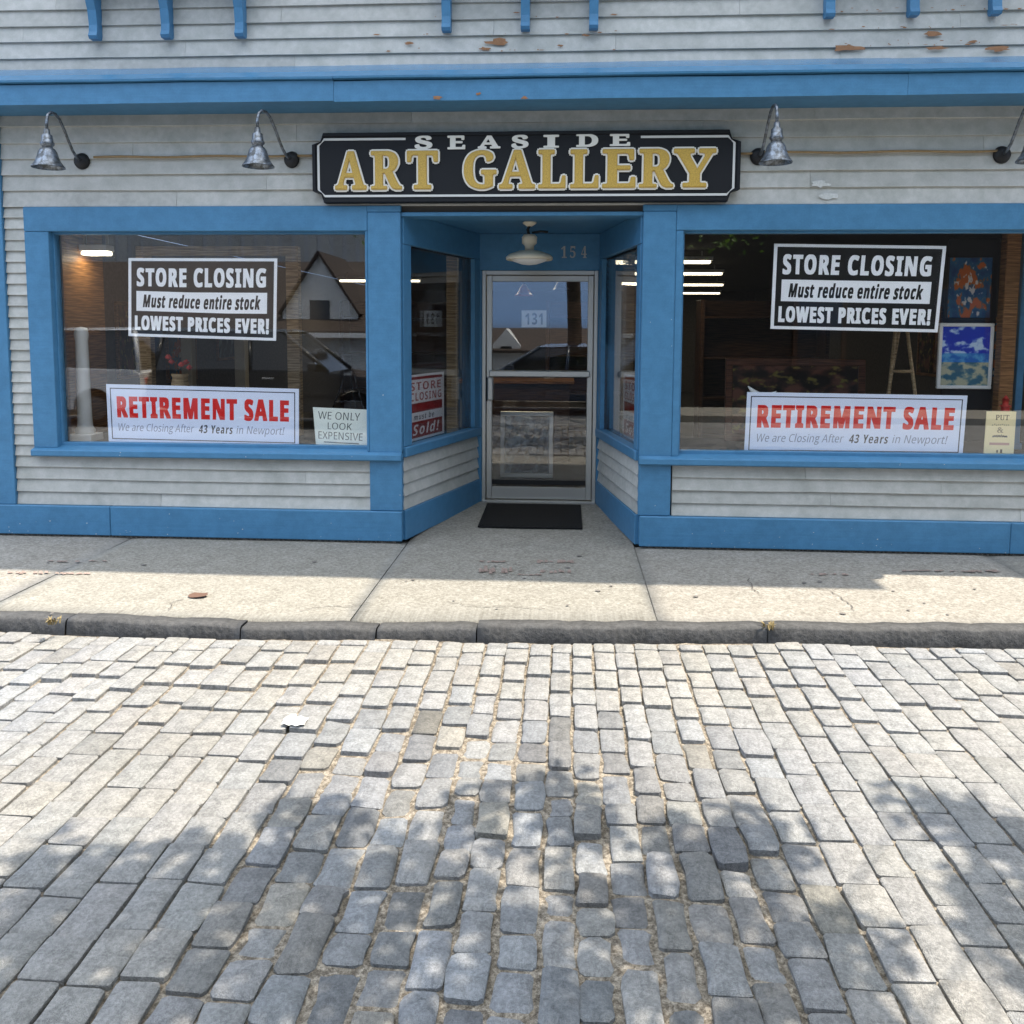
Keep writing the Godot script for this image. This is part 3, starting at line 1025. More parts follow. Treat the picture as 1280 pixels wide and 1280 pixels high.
# fills the outline of a text into a picture, stretched to a rectangle
func print_text(im: Image, s: String, r: Rect2, col: Color, serif := false, bold := true, shear := 0.0, fat := 0) -> void:
	var arr := text_arrays(s, serif, bold, 0.0)
	var v: PackedVector3Array = arr[Mesh.ARRAY_VERTEX]
	var nn: PackedVector3Array = arr[Mesh.ARRAY_NORMAL]
	var idx: PackedInt32Array = arr[Mesh.ARRAY_INDEX] if arr[Mesh.ARRAY_INDEX] != null else PackedInt32Array()
	if idx.is_empty():
		for i in v.size():
			idx.append(i)
	var lo := Vector2(1e9, 1e9)
	var hi := -lo
	for p in v:
		var q := Vector2(p.x + shear * p.y, p.y)
		lo = lo.min(q)
		hi = hi.max(q)
	for t in range(0, idx.size(), 3):
		if absf(nn[idx[t]].z) < 0.5:
			continue
		var q := []
		for k in 3:
			var p := v[idx[t + k]]
			q.append(Vector2(r.position.x + (p.x + shear * p.y - lo.x) / (hi.x - lo.x) * r.size.x, r.position.y + (hi.y - p.y) / (hi.y - lo.y) * r.size.y))
		var y0 := int(floor(minf(q[0].y, minf(q[1].y, q[2].y)) - 0.5))
		var y1 := int(ceil(maxf(q[0].y, maxf(q[1].y, q[2].y)) + 0.5))
		for y in range(maxi(y0, 0), mini(y1, im.get_height() - 1) + 1):
			var yc := y + 0.5
			var a := 1e9
			var b := -1e9
			for k in 3:
				var p: Vector2 = q[k]
				var w: Vector2 = q[(k + 1) % 3]
				if (p.y <= yc) != (w.y <= yc):
					var x := p.x + (w.x - p.x) * (yc - p.y) / (w.y - p.y)
					a = minf(a, x)
					b = maxf(b, x)
			if b >= a:
				var xa := int(round(a))
				var xb := maxi(int(round(b)), xa)
				if xb > xa:
					im.fill_rect(Rect2i(xa - fat, y - fat, xb - xa + 2 * fat, 1 + 2 * fat), col)

func picture_mat(im: Image, rough := 0.5) -> StandardMaterial3D:
	im.generate_mipmaps()
	var m := StandardMaterial3D.new()
	m.albedo_texture = ImageTexture.create_from_image(im)
	m.roughness = rough
	m.metallic_specular = 0.4
	return m

# a flat board whose four front corners are given: top left, top right, bottom right, bottom left
func panel_mesh(c: Array, thick: float) -> ArrayMesh:
	var st := newst()
	var n: Vector3 = (c[1] - c[0]).cross(c[3] - c[0]).normalized()
	if n.dot(EYE - c[0]) < 0:
		n = -n
	var uv := [Vector2(0, 0), Vector2(1, 0), Vector2(1, 1), Vector2(0, 1)]
	for k in [0, 1, 2, 0, 2, 3]:
		st.set_uv(uv[k])
		st.add_vertex(c[k])
	st.set_uv(Vector2(0.004, 0.004))
	var b := []
	for k in 4:
		b.append(c[k] - n * thick)
	quad(st, b[0], b[3], b[2], b[1])
	for k in 4:
		quad(st, c[k], b[k], b[(k + 1) % 4], c[(k + 1) % 4])
	return done(st)

# ---------- inside the shop ----------
func build_interior() -> void:
	box("shop_floor", Vector3(-4.25, -0.1, -16.0), Vector3(5.1, 0.045, -1.6), M.carpet, shop, 0.0)
	boxes("floor_edge", [[Vector3(-4.25, -0.1, -1.6), Vector3(-0.93, 0.04, -0.2)], [Vector3(0.93, -0.1, -1.6), Vector3(5.1, 0.04, -0.2)]], M.carpet, shop, 0.0)
	box("shop_ceiling", Vector3(-4.25, 2.62, -16.0), Vector3(5.1, 2.7, -0.201), M.plaster, shop, 0.0)
	box("shop_wall", Vector3(-4.4, 0.0, -16.0), Vector3(-4.26, 2.62, -0.2), M.plaster_dark, shop, 0.0)
	box("shop_wall", Vector3(5.1, 0.0, -16.0), Vector3(5.2, 2.62, -0.2), M.plaster_dark, shop, 0.0)
	box("shop_wall", Vector3(-4.4, 0.0, -16.1), Vector3(5.2, 2.7, -16.0), M.plaster_dark, shop, 0.0)
	boxes("storey_wall", [[Vector3(-4.4, 2.7, -6.0), Vector3(-4.3, 6.95, -0.2)], [Vector3(7.9, 2.7, -6.0), Vector3(8.0, 6.95, -0.2)], [Vector3(-4.4, 2.7, -6.1), Vector3(8.0, 6.95, -6.0)]], M.plaster_dark, shop, 0.0)
	# display platforms behind the windows
	box("display_platform", Vector3(-3.9, 0.04, -1.15), Vector3(-1.0, 0.70, -0.201), M.carpet, shop, 0.004)
	box("display_platform", Vector3(1.0, 0.04, -1.15), Vector3(4.6, 0.70, -0.201), M.carpet, shop, 0.004)
	box("display_side", Vector3(-3.86, 0.70, -1.1), Vector3(-3.80, 2.6, -0.11), M.wood, shop, 0.002)
	# strip lights
	for s in [[-0.3, -3.0, 1.25], [-3.66, -0.75, 0.24], [1.5, -4.6, 1.3], [2.0, -6.9, 1.4], [2.6, -10.2, 1.4], [3.2, -14.0, 1.4], [-3.0, -9.0, 1.5]]:
		strip_light(Vector3(s[0], 2.50, s[1]), s[2])

var strip_labels := ["hanging tube light nearest the entrance door inside the shop", "short tube light hung beside the wooden side panel of the left window", "first of the tube lights receding behind the right display window", "second of the tube lights receding behind the right display window", "third of the tube lights receding behind the right display window", "last tube light, by the rear wall of the shop", "tube light far back on the left of the shop"]
var strip_n := 0
func strip_light(p: Vector3, len: float) -> void:
	var t := thing("strip_light", strip_labels[strip_n], "light", p, "tube lights inside the shop")
	strip_n += 1
	box("housing", Vector3(-len * 0.5, 0.0, -0.07), Vector3(len * 0.5, 0.05, 0.07), M.white, t)
	box("tube_lamp", Vector3(-len * 0.48, -0.035, -0.05), Vector3(len * 0.48, -0.002, 0.05), M.tube_light, t, 0.008)
	for s in [-0.4, 0.4]:
		box("hanger", Vector3(len * s - 0.008, 0.05, -0.008), Vector3(len * s + 0.008, 0.12 if len > 0.5 else 0.34, 0.008), M.alu, t, 0.0)
	if len < 0.5:
		t.position.y = 2.28
	var l := AreaLight3D.new()
	l.name = "tube_glow"
	l.area_size = Vector2(len * 0.9, 0.1)
	l.area_normalize_energy = true
	l.light_energy = 0.4 * minf(1.0, len)
	l.light_color = Color(1.0, 0.94, 0.8)
	l.shadow_enabled = true
	l.area_range = 14.0
	t.add_child(l)
	l.position = Vector3(0, -0.04, 0)
	l.rotation.x = -PI / 2

# ---------- lamps, sign, conduit ----------
func build_fittings() -> void:
	var lamp_labels := ["galvanised gooseneck sign lamp beside the blue corner board", "galvanised gooseneck sign lamp beside the letter A end of the black sign", "galvanised gooseneck sign lamp beside the letter Y end of the black sign", "galvanised gooseneck sign lamp at the far end of the tan conduit past the letter Y"]
	var k := 0
	for px in [[103, 202], [365, 198], [948, 195], [1252, 190]]:
		var b := at_z(px[0], px[1], 0.0)
		gooseneck(Vector3(b.x, 2.885, 0.004), lamp_labels[k], [0.0, -0.24, 0.05, 0.0][k])
		k += 1
	var xs := []
	for px in [118, 360, 392, 930, 944, 1246]:
		xs.append(at_z(px, 192, 0.01).x)
	var c := thing("electrical_conduit", "thin tan painted conduit running along the siding between the sign lamps", "conduit")
	for s in [[0, 1], [4, 5]]:
		var seg := 14
		var pts := []
		for i in seg + 1:
			pts.append(Vector3(lerpf(xs[s[0]], xs[s[1]], i / float(seg)), 2.912 + 0.004 * sin(i * 0.9) + (0.0 if s[0] < 3 else -0.002), 0.021))
		tube("pipe", pts, [0.0085], M.copper, c, 8)
	tube("pipe", [Vector3(at_z(372, 192, 0.01).x, 2.912, 0.021), Vector3(-1.5, 2.912, 0.021)], [0.0085], M.copper, c, 8)
	tube("pipe", [Vector3(1.55, 2.905, 0.021), Vector3(at_z(940, 192, 0.01).x, 2.905, 0.021)], [0.0085], M.copper, c, 8)
	build_sign_board()
	# lamp hanging in the entrance
	var at := at_z(662, 268, -0.62)
	var t := thing("entrance_lamp", "cream enamel dish lamp hanging from the blue ceiling over the entrance", "lamp", Vector3(at.x, 2.5, -0.62))
	mi("ceiling_plate", lathe_smooth([Vector2(0, 0), Vector2(0.055, 0), Vector2(0.055, -0.012), Vector2(0.02, -0.035), Vector2(0, -0.035)], 20), M.cream, t)
	tube("stem", [Vector3(0, -0.03, 0), Vector3(-0.015, -0.06, 0.01), Vector3(0, -0.12, 0)], [0.012], M.iron, t, 8)
	tube("side_arm", [Vector3(0.02, -0.085, 0), Vector3(0.09, -0.075, 0.01), Vector3(0.15, -0.08, 0.01)], [0.009], M.iron, t, 8)
	mi("socket", lathe_smooth([Vector2(0, -0.10), Vector2(0.045, -0.10), Vector2(0.062, -0.12), Vector2(0.06, -0.17), Vector2(0.038, -0.19), Vector2(0.036, -0.225), Vector2(0, -0.225)], 22), M.cream, t)
	mi("dish", lathe_smooth([Vector2(0.03, -0.222), Vector2(0.09, -0.232), Vector2(0.165, -0.258), Vector2(0.19, -0.28), Vector2(0.19, -0.3), Vector2(0.182, -0.305), Vector2(0.178, -0.288), Vector2(0.15, -0.27), Vector2(0.05, -0.25)], 32), M.cream, t)
	mi("globe", lathe_smooth([Vector2(0.0, -0.345), Vector2(0.06, -0.338), Vector2(0.13, -0.315), Vector2(0.15, -0.295), Vector2(0.14, -0.28), Vector2(0.05, -0.255)], 28), M.white, t)

func gooseneck(b: Vector3, label: String, swing: float) -> void:
	var t := thing("gooseneck_lamp", label, "lamp", b, "gooseneck lamps over the shop front")
	var base := mi("base_plate", lathe_smooth([Vector2(0, 0.035), Vector2(0.03, 0.035), Vector2(0.055, 0.02), Vector2(0.062, 0.0), Vector2(0, 0.0)], 22), M.iron, t)
	base.rotation.x = PI / 2
	var curve := [Vector2(0.02, 0.0), Vector2(0.07, 0.015), Vector2(0.12, 0.05), Vector2(0.17, 0.11), Vector2(0.22, 0.18), Vector2(0.28, 0.245), Vector2(0.33, 0.27), Vector2(0.38, 0.268), Vector2(0.42, 0.24), Vector2(0.438, 0.19), Vector2(0.44, 0.13)]
	var pts := []
	for q in curve:
		pts.append(Vector3(0, q.y, q.x))
	t.rotation.y = swing
	tube("arm", pts, [0.0105], M.galv, t, 10)
	mi("socket", lathe_smooth([Vector2(0, 0.14), Vector2(0.018, 0.14), Vector2(0.022, 0.105), Vector2(0.036, 0.095), Vector2(0.04, 0.05), Vector2(0.046, 0.045), Vector2(0.046, 0.03), Vector2(0.036, 0.022), Vector2(0.034, 0.0)], 22), M.galv, t, Vector3(0, 0, 0.44))
	mi("shade", lathe_smooth([Vector2(0.034, 0.012), Vector2(0.05, 0.0), Vector2(0.062, -0.02), Vector2(0.07, -0.05), Vector2(0.083, -0.085), Vector2(0.102, -0.112), Vector2(0.109, -0.12), Vector2(0.11, -0.128), Vector2(0.105, -0.126), Vector2(0.094, -0.11), Vector2(0.077, -0.085), Vector2(0.066, -0.05), Vector2(0.03, -0.01)], 30), M.galv, t, Vector3(0, 0, 0.44))
	mi("bulb", lathe_smooth([Vector2(0, -0.105), Vector2(0.02, -0.1), Vector2(0.03, -0.08), Vector2(0.026, -0.05), Vector2(0.014, -0.02), Vector2(0, -0.02)], 16), M.white, t, Vector3(0, 0, 0.44))

func build_sign_board() -> void:
	var z := 0.075
	var t := thing("gallery_sign", "long black sign board with raised gold letters and white border over the entrance", "sign")
	var A := at_z(391, 255, z)
	var B := at_z(927, 163, z)
	var x0 := A.x
	var x1 := B.x
	var y0 := A.y + 0.008
	var y1 := at_z(650, 164, z).y
	var nt := 0.085
	var ring := func(i: float) -> PackedVector2Array:
		var c := nt + i * 0.15
		return PackedVector2Array([Vector2(x0 + c, y0 + i), Vector2(x1 - c, y0 + i), Vector2(x1 - c + 0.02, y0 + c - 0.02), Vector2(x1 - i, y0 + c), Vector2(x1 - i, y1 - c), Vector2(x1 - c + 0.02, y1 - c + 0.02), Vector2(x1 - c, y1 - i), Vector2(x0 + c, y1 - i), Vector2(x0 + c - 0.02, y1 - c + 0.02), Vector2(x0 + i, y1 - c), Vector2(x0 + i, y0 + c), Vector2(x0 + c - 0.02, y0 + c - 0.02)])
	prism("board", ring.call(0.0), 0.012, z, M.black, t)
	# raised rim
	var st := newst()
	var o: PackedVector2Array = ring.call(0.001)
	var i1: PackedVector2Array = ring.call(0.03)
	for k in 12:
		var j := (k + 1) % 12
		var q := [Vector3(o[k].x, o[k].y, z), Vector3(o[j].x, o[j].y, z), Vector3(i1[j].x, i1[j].y, z), Vector3(i1[k].x, i1[k].y, z)]
		var up := Vector3(0, 0, 0.012)
		var a0: Vector3 = q[0].lerp(q[3], 0.15) + up
		var b0: Vector3 = q[1].lerp(q[2], 0.15) + up
		var b1: Vector3 = q[1].lerp(q[2], 0.85) + up
		var a1: Vector3 = q[0].lerp(q[3], 0.85) + up
		quad(st, a0, b0, b1, a1)
		quad(st, q[0], q[1], b0, a0)
		quad(st, a1, b1, q[2], q[3])
	mi("rim", done(st), M.black, t)
	# white line; its top side is broken for the small word
	var wl := mat(Color(0.6, 0.6, 0.58), 0.5)
	var e0: PackedVector2Array = ring.call(0.040)
	var e1: PackedVector2Array = ring.call(0.056)
	var sl := newst()
	for k in 12:
		var j := (k + 1) % 12
		if k == 6:
			continue
		add_line(sl, e0[k], e0[j], e1[j], e1[k], z)
	var gap0 := at_z(507, 178, z).x
	var gap1 := at_z(801, 174, z).x
	add_line(sl, e0[6], Vector2(gap1, e0[6].y), Vector2(gap1, e1[6].y), e1[6], z)
	add_line(sl, Vector2(gap0, e0[7].y), e0[7], e1[7], Vector2(gap0, e1[7].y), z)
	mi("border_line", done(sl), wl, t)
	var pale := mat(Color(0.74, 0.72, 0.66), 0.5)
	var big := [["A", 417, 461], ["R", 462, 505], ["T", 507, 550], ["G", 578, 623], ["A", 622, 671], ["L", 671, 709], ["L", 711, 750], ["E", 751, 796], ["R", 797, 843], ["Y", 840, 896]]
	for g in big:
		var f: float = (g[1] - 417.0) / 480.0
		var top := at_z(g[1], lerpf(188, 184, f), z)
		var bot := at_z(g[2], lerpf(239.5, 236, f), z)
		var cx := (top.x + bot.x) * 0.5
		var cy := (top.y + bot.y) * 0.5
		var w := bot.x - top.x
		var h := top.y - bot.y
		var L := mi("letter", glyph(g[0], true, 0.012, w - 0.034, h - 0.03, 0.018), pale, t, Vector3(cx, cy, z + 0.006))
		L.set_meta("label", "raised gold letter edged in white")
		mi("gold_face", glyph(g[0], true, 0.012, w - 0.034, h - 0.03, 0.005), M.gold, L, Vector3(0, 0, 0.008))
		mi("gold_ridge", glyph(g[0], true, 0.012, w - 0.037, h - 0.034), M.gold, L, Vector3(0, 0, 0.013))
	for g in [["S", 519, 540, 169, 185], ["E", 560, 581, 169, 185], ["A", 598, 625, 169, 184], ["S", 640, 660, 168, 184], ["I", 680, 698, 168, 183], ["D", 721, 747, 167, 182], ["E", 763, 787, 167, 181]]:
		var top := at_z(g[1], g[3] + 1.5, z)
		var bot := at_z(g[2], g[4] + 1.0, z)
		mi("small_letter", glyph(g[0], true, 0.008, bot.x - top.x, top.y - bot.y, 0.004), pale, t, Vector3((top.x + bot.x) * 0.5, (top.y + bot.y) * 0.5, z + 0.004))

func add_line(st: SurfaceTool, a: Vector2, b: Vector2, c: Vector2, d: Vector2, z: float) -> void:
	var h := z + 0.004
	quad(st, Vector3(a.x, a.y, h), Vector3(b.x, b.y, h), Vector3(c.x, c.y, h), Vector3(d.x, d.y, h))
	for s in [[a, b], [b, c], [c, d], [d, a]]:
		quad(st, Vector3(s[0].x, s[0].y, h), Vector3(s[1].x, s[1].y, h), Vector3(s[1].x, s[1].y, z - 0.001), Vector3(s[0].x, s[0].y, z - 0.001))

# ---------- printed signs ----------
func blank(w: int, h: int, c: Color) -> Image:
	var im := Image.create_empty(w, h, true, Image.FORMAT_RGB8)
	im.fill(c)
	return im

func flat_sign(called: String, label: String, category: String, px: Array, z: float, im: Image, thick := 0.004, group := "") -> void:
	var c := []
	for p in px:
		c.append(at_z(p[0], p[1], z))
	var base: Vector3 = (c[2] + c[3]) * 0.5
	for k in 4:
		c[k] -= base
	var o := mi(called, panel_mesh_at(c, thick, base), picture_mat(im), self, base)
	tag(o, label, category, group)

func panel_mesh_at(c: Array, thick: float, _base: Vector3) -> ArrayMesh:
	var st := newst()
	var n: Vector3 = (c[3] - c[0]).cross(c[1] - c[0]).normalized()
	if n.z < 0.0:
		n = -n
	var uv := [Vector2(0, 0), Vector2(1, 0), Vector2(1, 1), Vector2(0, 1)]
	for k in [0, 1, 2, 0, 2, 3]:
		st.set_uv(uv[k])
		st.add_vertex(c[k])
	st.set_uv(Vector2(0.004, 0.004))
	var b := []
	for k in 4:
		b.append(c[k] - n * thick)
	quad(st, b[0], b[3], b[2], b[1])
	for k in 4:
		quad(st, c[k], b[k], b[(k + 1) % 4], c[(k + 1) % 4])
	return done(st)

func closing_sign() -> Image:
	var W := Color(0.93, 0.94, 0.95)
	var K := Color(0.03, 0.03, 0.035)
	var im := blank(1100, 620, W)
	im.fill_rect(Rect2i(22, 22, 1056, 576), K)
	print_text(im, "STORE CLOSING", Rect2(66, 78, 950, 140), W, false, true, 0.0, 4)
	im.fill_rect(Rect2i(60, 258, 970, 158), W)
	print_text(im, "Must reduce entire stock", Rect2(110, 280, 870, 108), K, false, true, 0.22, 2)
	print_text(im, "LOWEST PRICES EVER!", Rect2(52, 456, 990, 112), W, false, true, 0.0, 4)
	return im

func sale_sign() -> Image:
	var W := Color(0.84, 0.88, 0.95)
	var R := Color(0.80, 0.07, 0.05)
	var D := Color(0.22, 0.23, 0.27)
	var im := blank(1400, 420, W)
	im.fill_rect(Rect2i(26, 26, 1348, 368), D)
	im.fill_rect(Rect2i(33, 33, 1334, 354), W)
	print_text(im, "RETIREMENT SALE", Rect2(78, 88, 1246, 148), R, false, true, 0.0, 5)
	print_text(im, "We are Closing After", Rect2(78, 276, 560, 74), Color(0.5, 0.53, 0.6), false, false, 0.2)
	print_text(im, "43 Years", Rect2(672, 278, 250, 60), Color(0.06, 0.06, 0.1), false, true, 0.2)
	print_text(im, "in Newport!", Rect2(948, 278, 350, 74), Color(0.5, 0.53, 0.6), false, false, 0.2)
	return im

func build_signs() -> void:
	flat_sign("window_sign", "black and white store closing sign in the window with the white column", "sign", [[160.5, 322.5], [346.5, 323], [345, 426], [160.5, 420]], -0.10, closing_sign(), 0.005, "store closing signs")
	flat_sign("window_sign", "black and white store closing sign in the window beside the seascape painting", "sign", [[968, 304.5], [1183, 307.5], [1172, 415.5], [963, 411]], -0.10, closing_sign(), 0.005, "store closing signs")
	flat_sign("window_banner", "white banner with red RETIREMENT SALE lettering next to the handwritten card", "banner", [[132.5, 480], [373.5, 486], [373.5, 559], [136, 553]], -0.105, sale_sign(), 0.004, "retirement sale banners")
	flat_sign("window_banner", "white banner with red RETIREMENT SALE lettering below the framed dark painting", "banner", [[934, 490], [1209.5, 494.5], [1203, 571], [930, 568]], -0.105, sale_sign(), 0.004, "retirement sale banners")
	var K := Color(0.28, 0.31, 0.32)
	var im := blank(512, 400, Color(0.86, 0.89, 0.86))
	print_text(im, "WE ONLY", Rect2(50, 40, 400, 78), K, false, false, 0.1)
	print_text(im, "LOOK", Rect2(130, 150, 240, 70), K, false, false, 0.1)
	print_text(im, "EXPENSIVE", Rect2(30, 248, 440, 76), K, false, false, 0.1)
	im.fill_rect(Rect2i(80, 352, 350, 10), K)
	flat_sign("handwritten_card", "pale card with faint handwritten capitals standing in the window corner", "card", [[391, 509], [458.5, 512], [459.5, 560.5], [395, 557]], -0.10, im)
	# cream card by the lighthouse: marks too small to read
	var r := RandomNumberGenerator.new()
	r.seed = 9
	im = blank(240, 380, Color(0.88, 0.83, 0.66))
	print_text(im, "PUT", Rect2(75, 28, 110, 42), Color(0.2, 0.18, 0.16), true, true)
	for k in 9:
		im.fill_rect(Rect2i(50 + k * 16, 100 + int(r.randf() * 8), 10, 8), Color(0.55, 0.52, 0.45))
	print_text(im, "&", Rect2(95, 128, 50, 44), Color(0.4, 0.36, 0.3), true, true)
	for k in 40:
		var x := 60 + k * 3
		im.fill_rect(Rect2i(x, 196 - int(12.0 * sin(PI * k / 40.0) * r.randf()), 3, 14), Color(0.12, 0.13, 0.2))
	im.fill_rect(Rect2i(40, 252, 160, 20), Color(0.7, 0.55, 0.52))
	im.fill_rect(Rect2i(100, 312, 14, 22), Color(0.3, 0.27, 0.24))
	im.fill_rect(Rect2i(130, 306, 18, 30), Color(0.16, 0.14, 0.13))
	flat_sign("cream_card", "tall cream card with small dark print in front of the toy lighthouse", "card", [[1233.5, 514], [1270.5, 514.5], [1266.5, 573.5], [1229, 572.5]], -0.10, im)
	# posters in the entrance windows
	var lw := Transform3D.IDENTITY
	for o in shop.get_children():
		if String(o.name).begins_with("recess_wall"):
			if lw == Transform3D.IDENTITY:
				lw = o.transform
				poster(lw, 0.24, 0.95, 0.735, 1.27, "red and white sale poster in the entrance side window with the door lock")
			else:
				poster(o.transform, 0.60, 1.30, 0.735, 1.27, "red and white sale poster behind the narrow entrance window opposite the other poster")

func poster(x: Transform3D, a: float, b: float, y0: float, y1: float, label: String) -> void:
	var W := Color(0.82, 0.82, 0.82)
	var R := Color(0.5, 0.02, 0.03)
	var im := blank(420, 600, W)
	im.fill_rect(Rect2i(24, 22, 372, 26), R)
	print_text(im, "STORE", Rect2(40, 70, 340, 78), Color(0.6, 0.3, 0.3))
	print_text(im, "CLOSING", Rect2(36, 166, 350, 76), Color(0.6, 0.3, 0.3))
	im.fill_rect(Rect2i(24, 262, 372, 84), R)
	print_text(im, "EVERYTHING", Rect2(44, 286, 330, 40), Color(0.6, 0.15, 0.15))
	print_text(im, "must be", Rect2(70, 362, 230, 54), Color(0.35, 0.34, 0.36), false, true, 0.2)
	im.fill_rect(Rect2i(24, 430, 372, 148), R)
	print_text(im, "Sold!", Rect2(60, 452, 300, 104), W, false, true, 0.2)
	var c := []
	var z := -0.088
	for q in [[a, y1], [b, y1], [b, y0], [a, y0]]:
		c.append(x.basis * Vector3(q[0], q[1], z))
	var base: Vector3 = x.origin + (c[2] + c[3]) * 0.5
	var m: Vector3 = (c[2] + c[3]) * 0.5
	for k in 4:
		c[k] -= m
	var st := newst()
	var n := x.basis.z
	var uv := [Vector2(0, 0), Vector2(1, 0), Vector2(1, 1), Vector2(0, 1)]
	for k in [0, 1, 2, 0, 2, 3]:
		st.set_uv(uv[k])
		st.add_vertex(c[k])
	st.set_uv(Vector2(0.01, 0.01))
	for k in 4:
		quad(st, c[k], c[k] - n * 0.003, c[(k + 1) % 4] - n * 0.003, c[(k + 1) % 4])
	quad(st, c[0] - n * 0.003, c[3] - n * 0.003, c[2] - n * 0.003, c[1] - n * 0.003)
	tag(mi("window_poster", done(st), picture_mat(im), self, base), label, "poster", "posters in the entrance windows")

# ---------- things on display ----------
func frame_picture(called: String, label: String, p0: Vector3, p1: Vector3, fw: float, fm: Material, im: Image, lean := 0.0, category := "painting") -> Node3D:
	# p0 lower left, p1 upper right of the outer frame
	var t := thing(called, label, category, Vector3((p0.x + p1.x) * 0.5, p0.y, p0.z))
	var hw := (p1.x - p0.x) * 0.5
	var h := p1.y - p0.y
	boxes("frame", [[Vector3(-hw, 0, -0.03), Vector3(hw, fw, 0.0)], [Vector3(-hw, h - fw, -0.03), Vector3(hw, h, 0.0)], [Vector3(-hw, fw, -0.03), Vector3(-hw + fw, h - fw, 0.0)], [Vector3(hw - fw, fw, -0.03), Vector3(hw, h - fw, 0.0)]], fm, t, 0.005)
	mi("canvas", panel_mesh_at([Vector3(-hw + fw, h - fw, -0.012), Vector3(hw - fw, h - fw, -0.012), Vector3(hw - fw, fw, -0.012), Vector3(-hw + fw, fw, -0.012)], 0.01, Vector3.ZERO), picture_mat(im, 0.6), t)
	t.rotation.x = -lean
	return t

func paint(w: int, h: int, sd: int, f: Callable) -> Image:
	var n := FastNoiseLite.new()
	n.seed = sd
	n.frequency = 2.2
	n.fractal_octaves = 4
	var im := Image.create_empty(w, h, true, Image.FORMAT_RGB8)
	for y in h:
		for x in w:
			im.set_pixel(x, y, f.call(x / float(w), y / float(h), n))
	return im

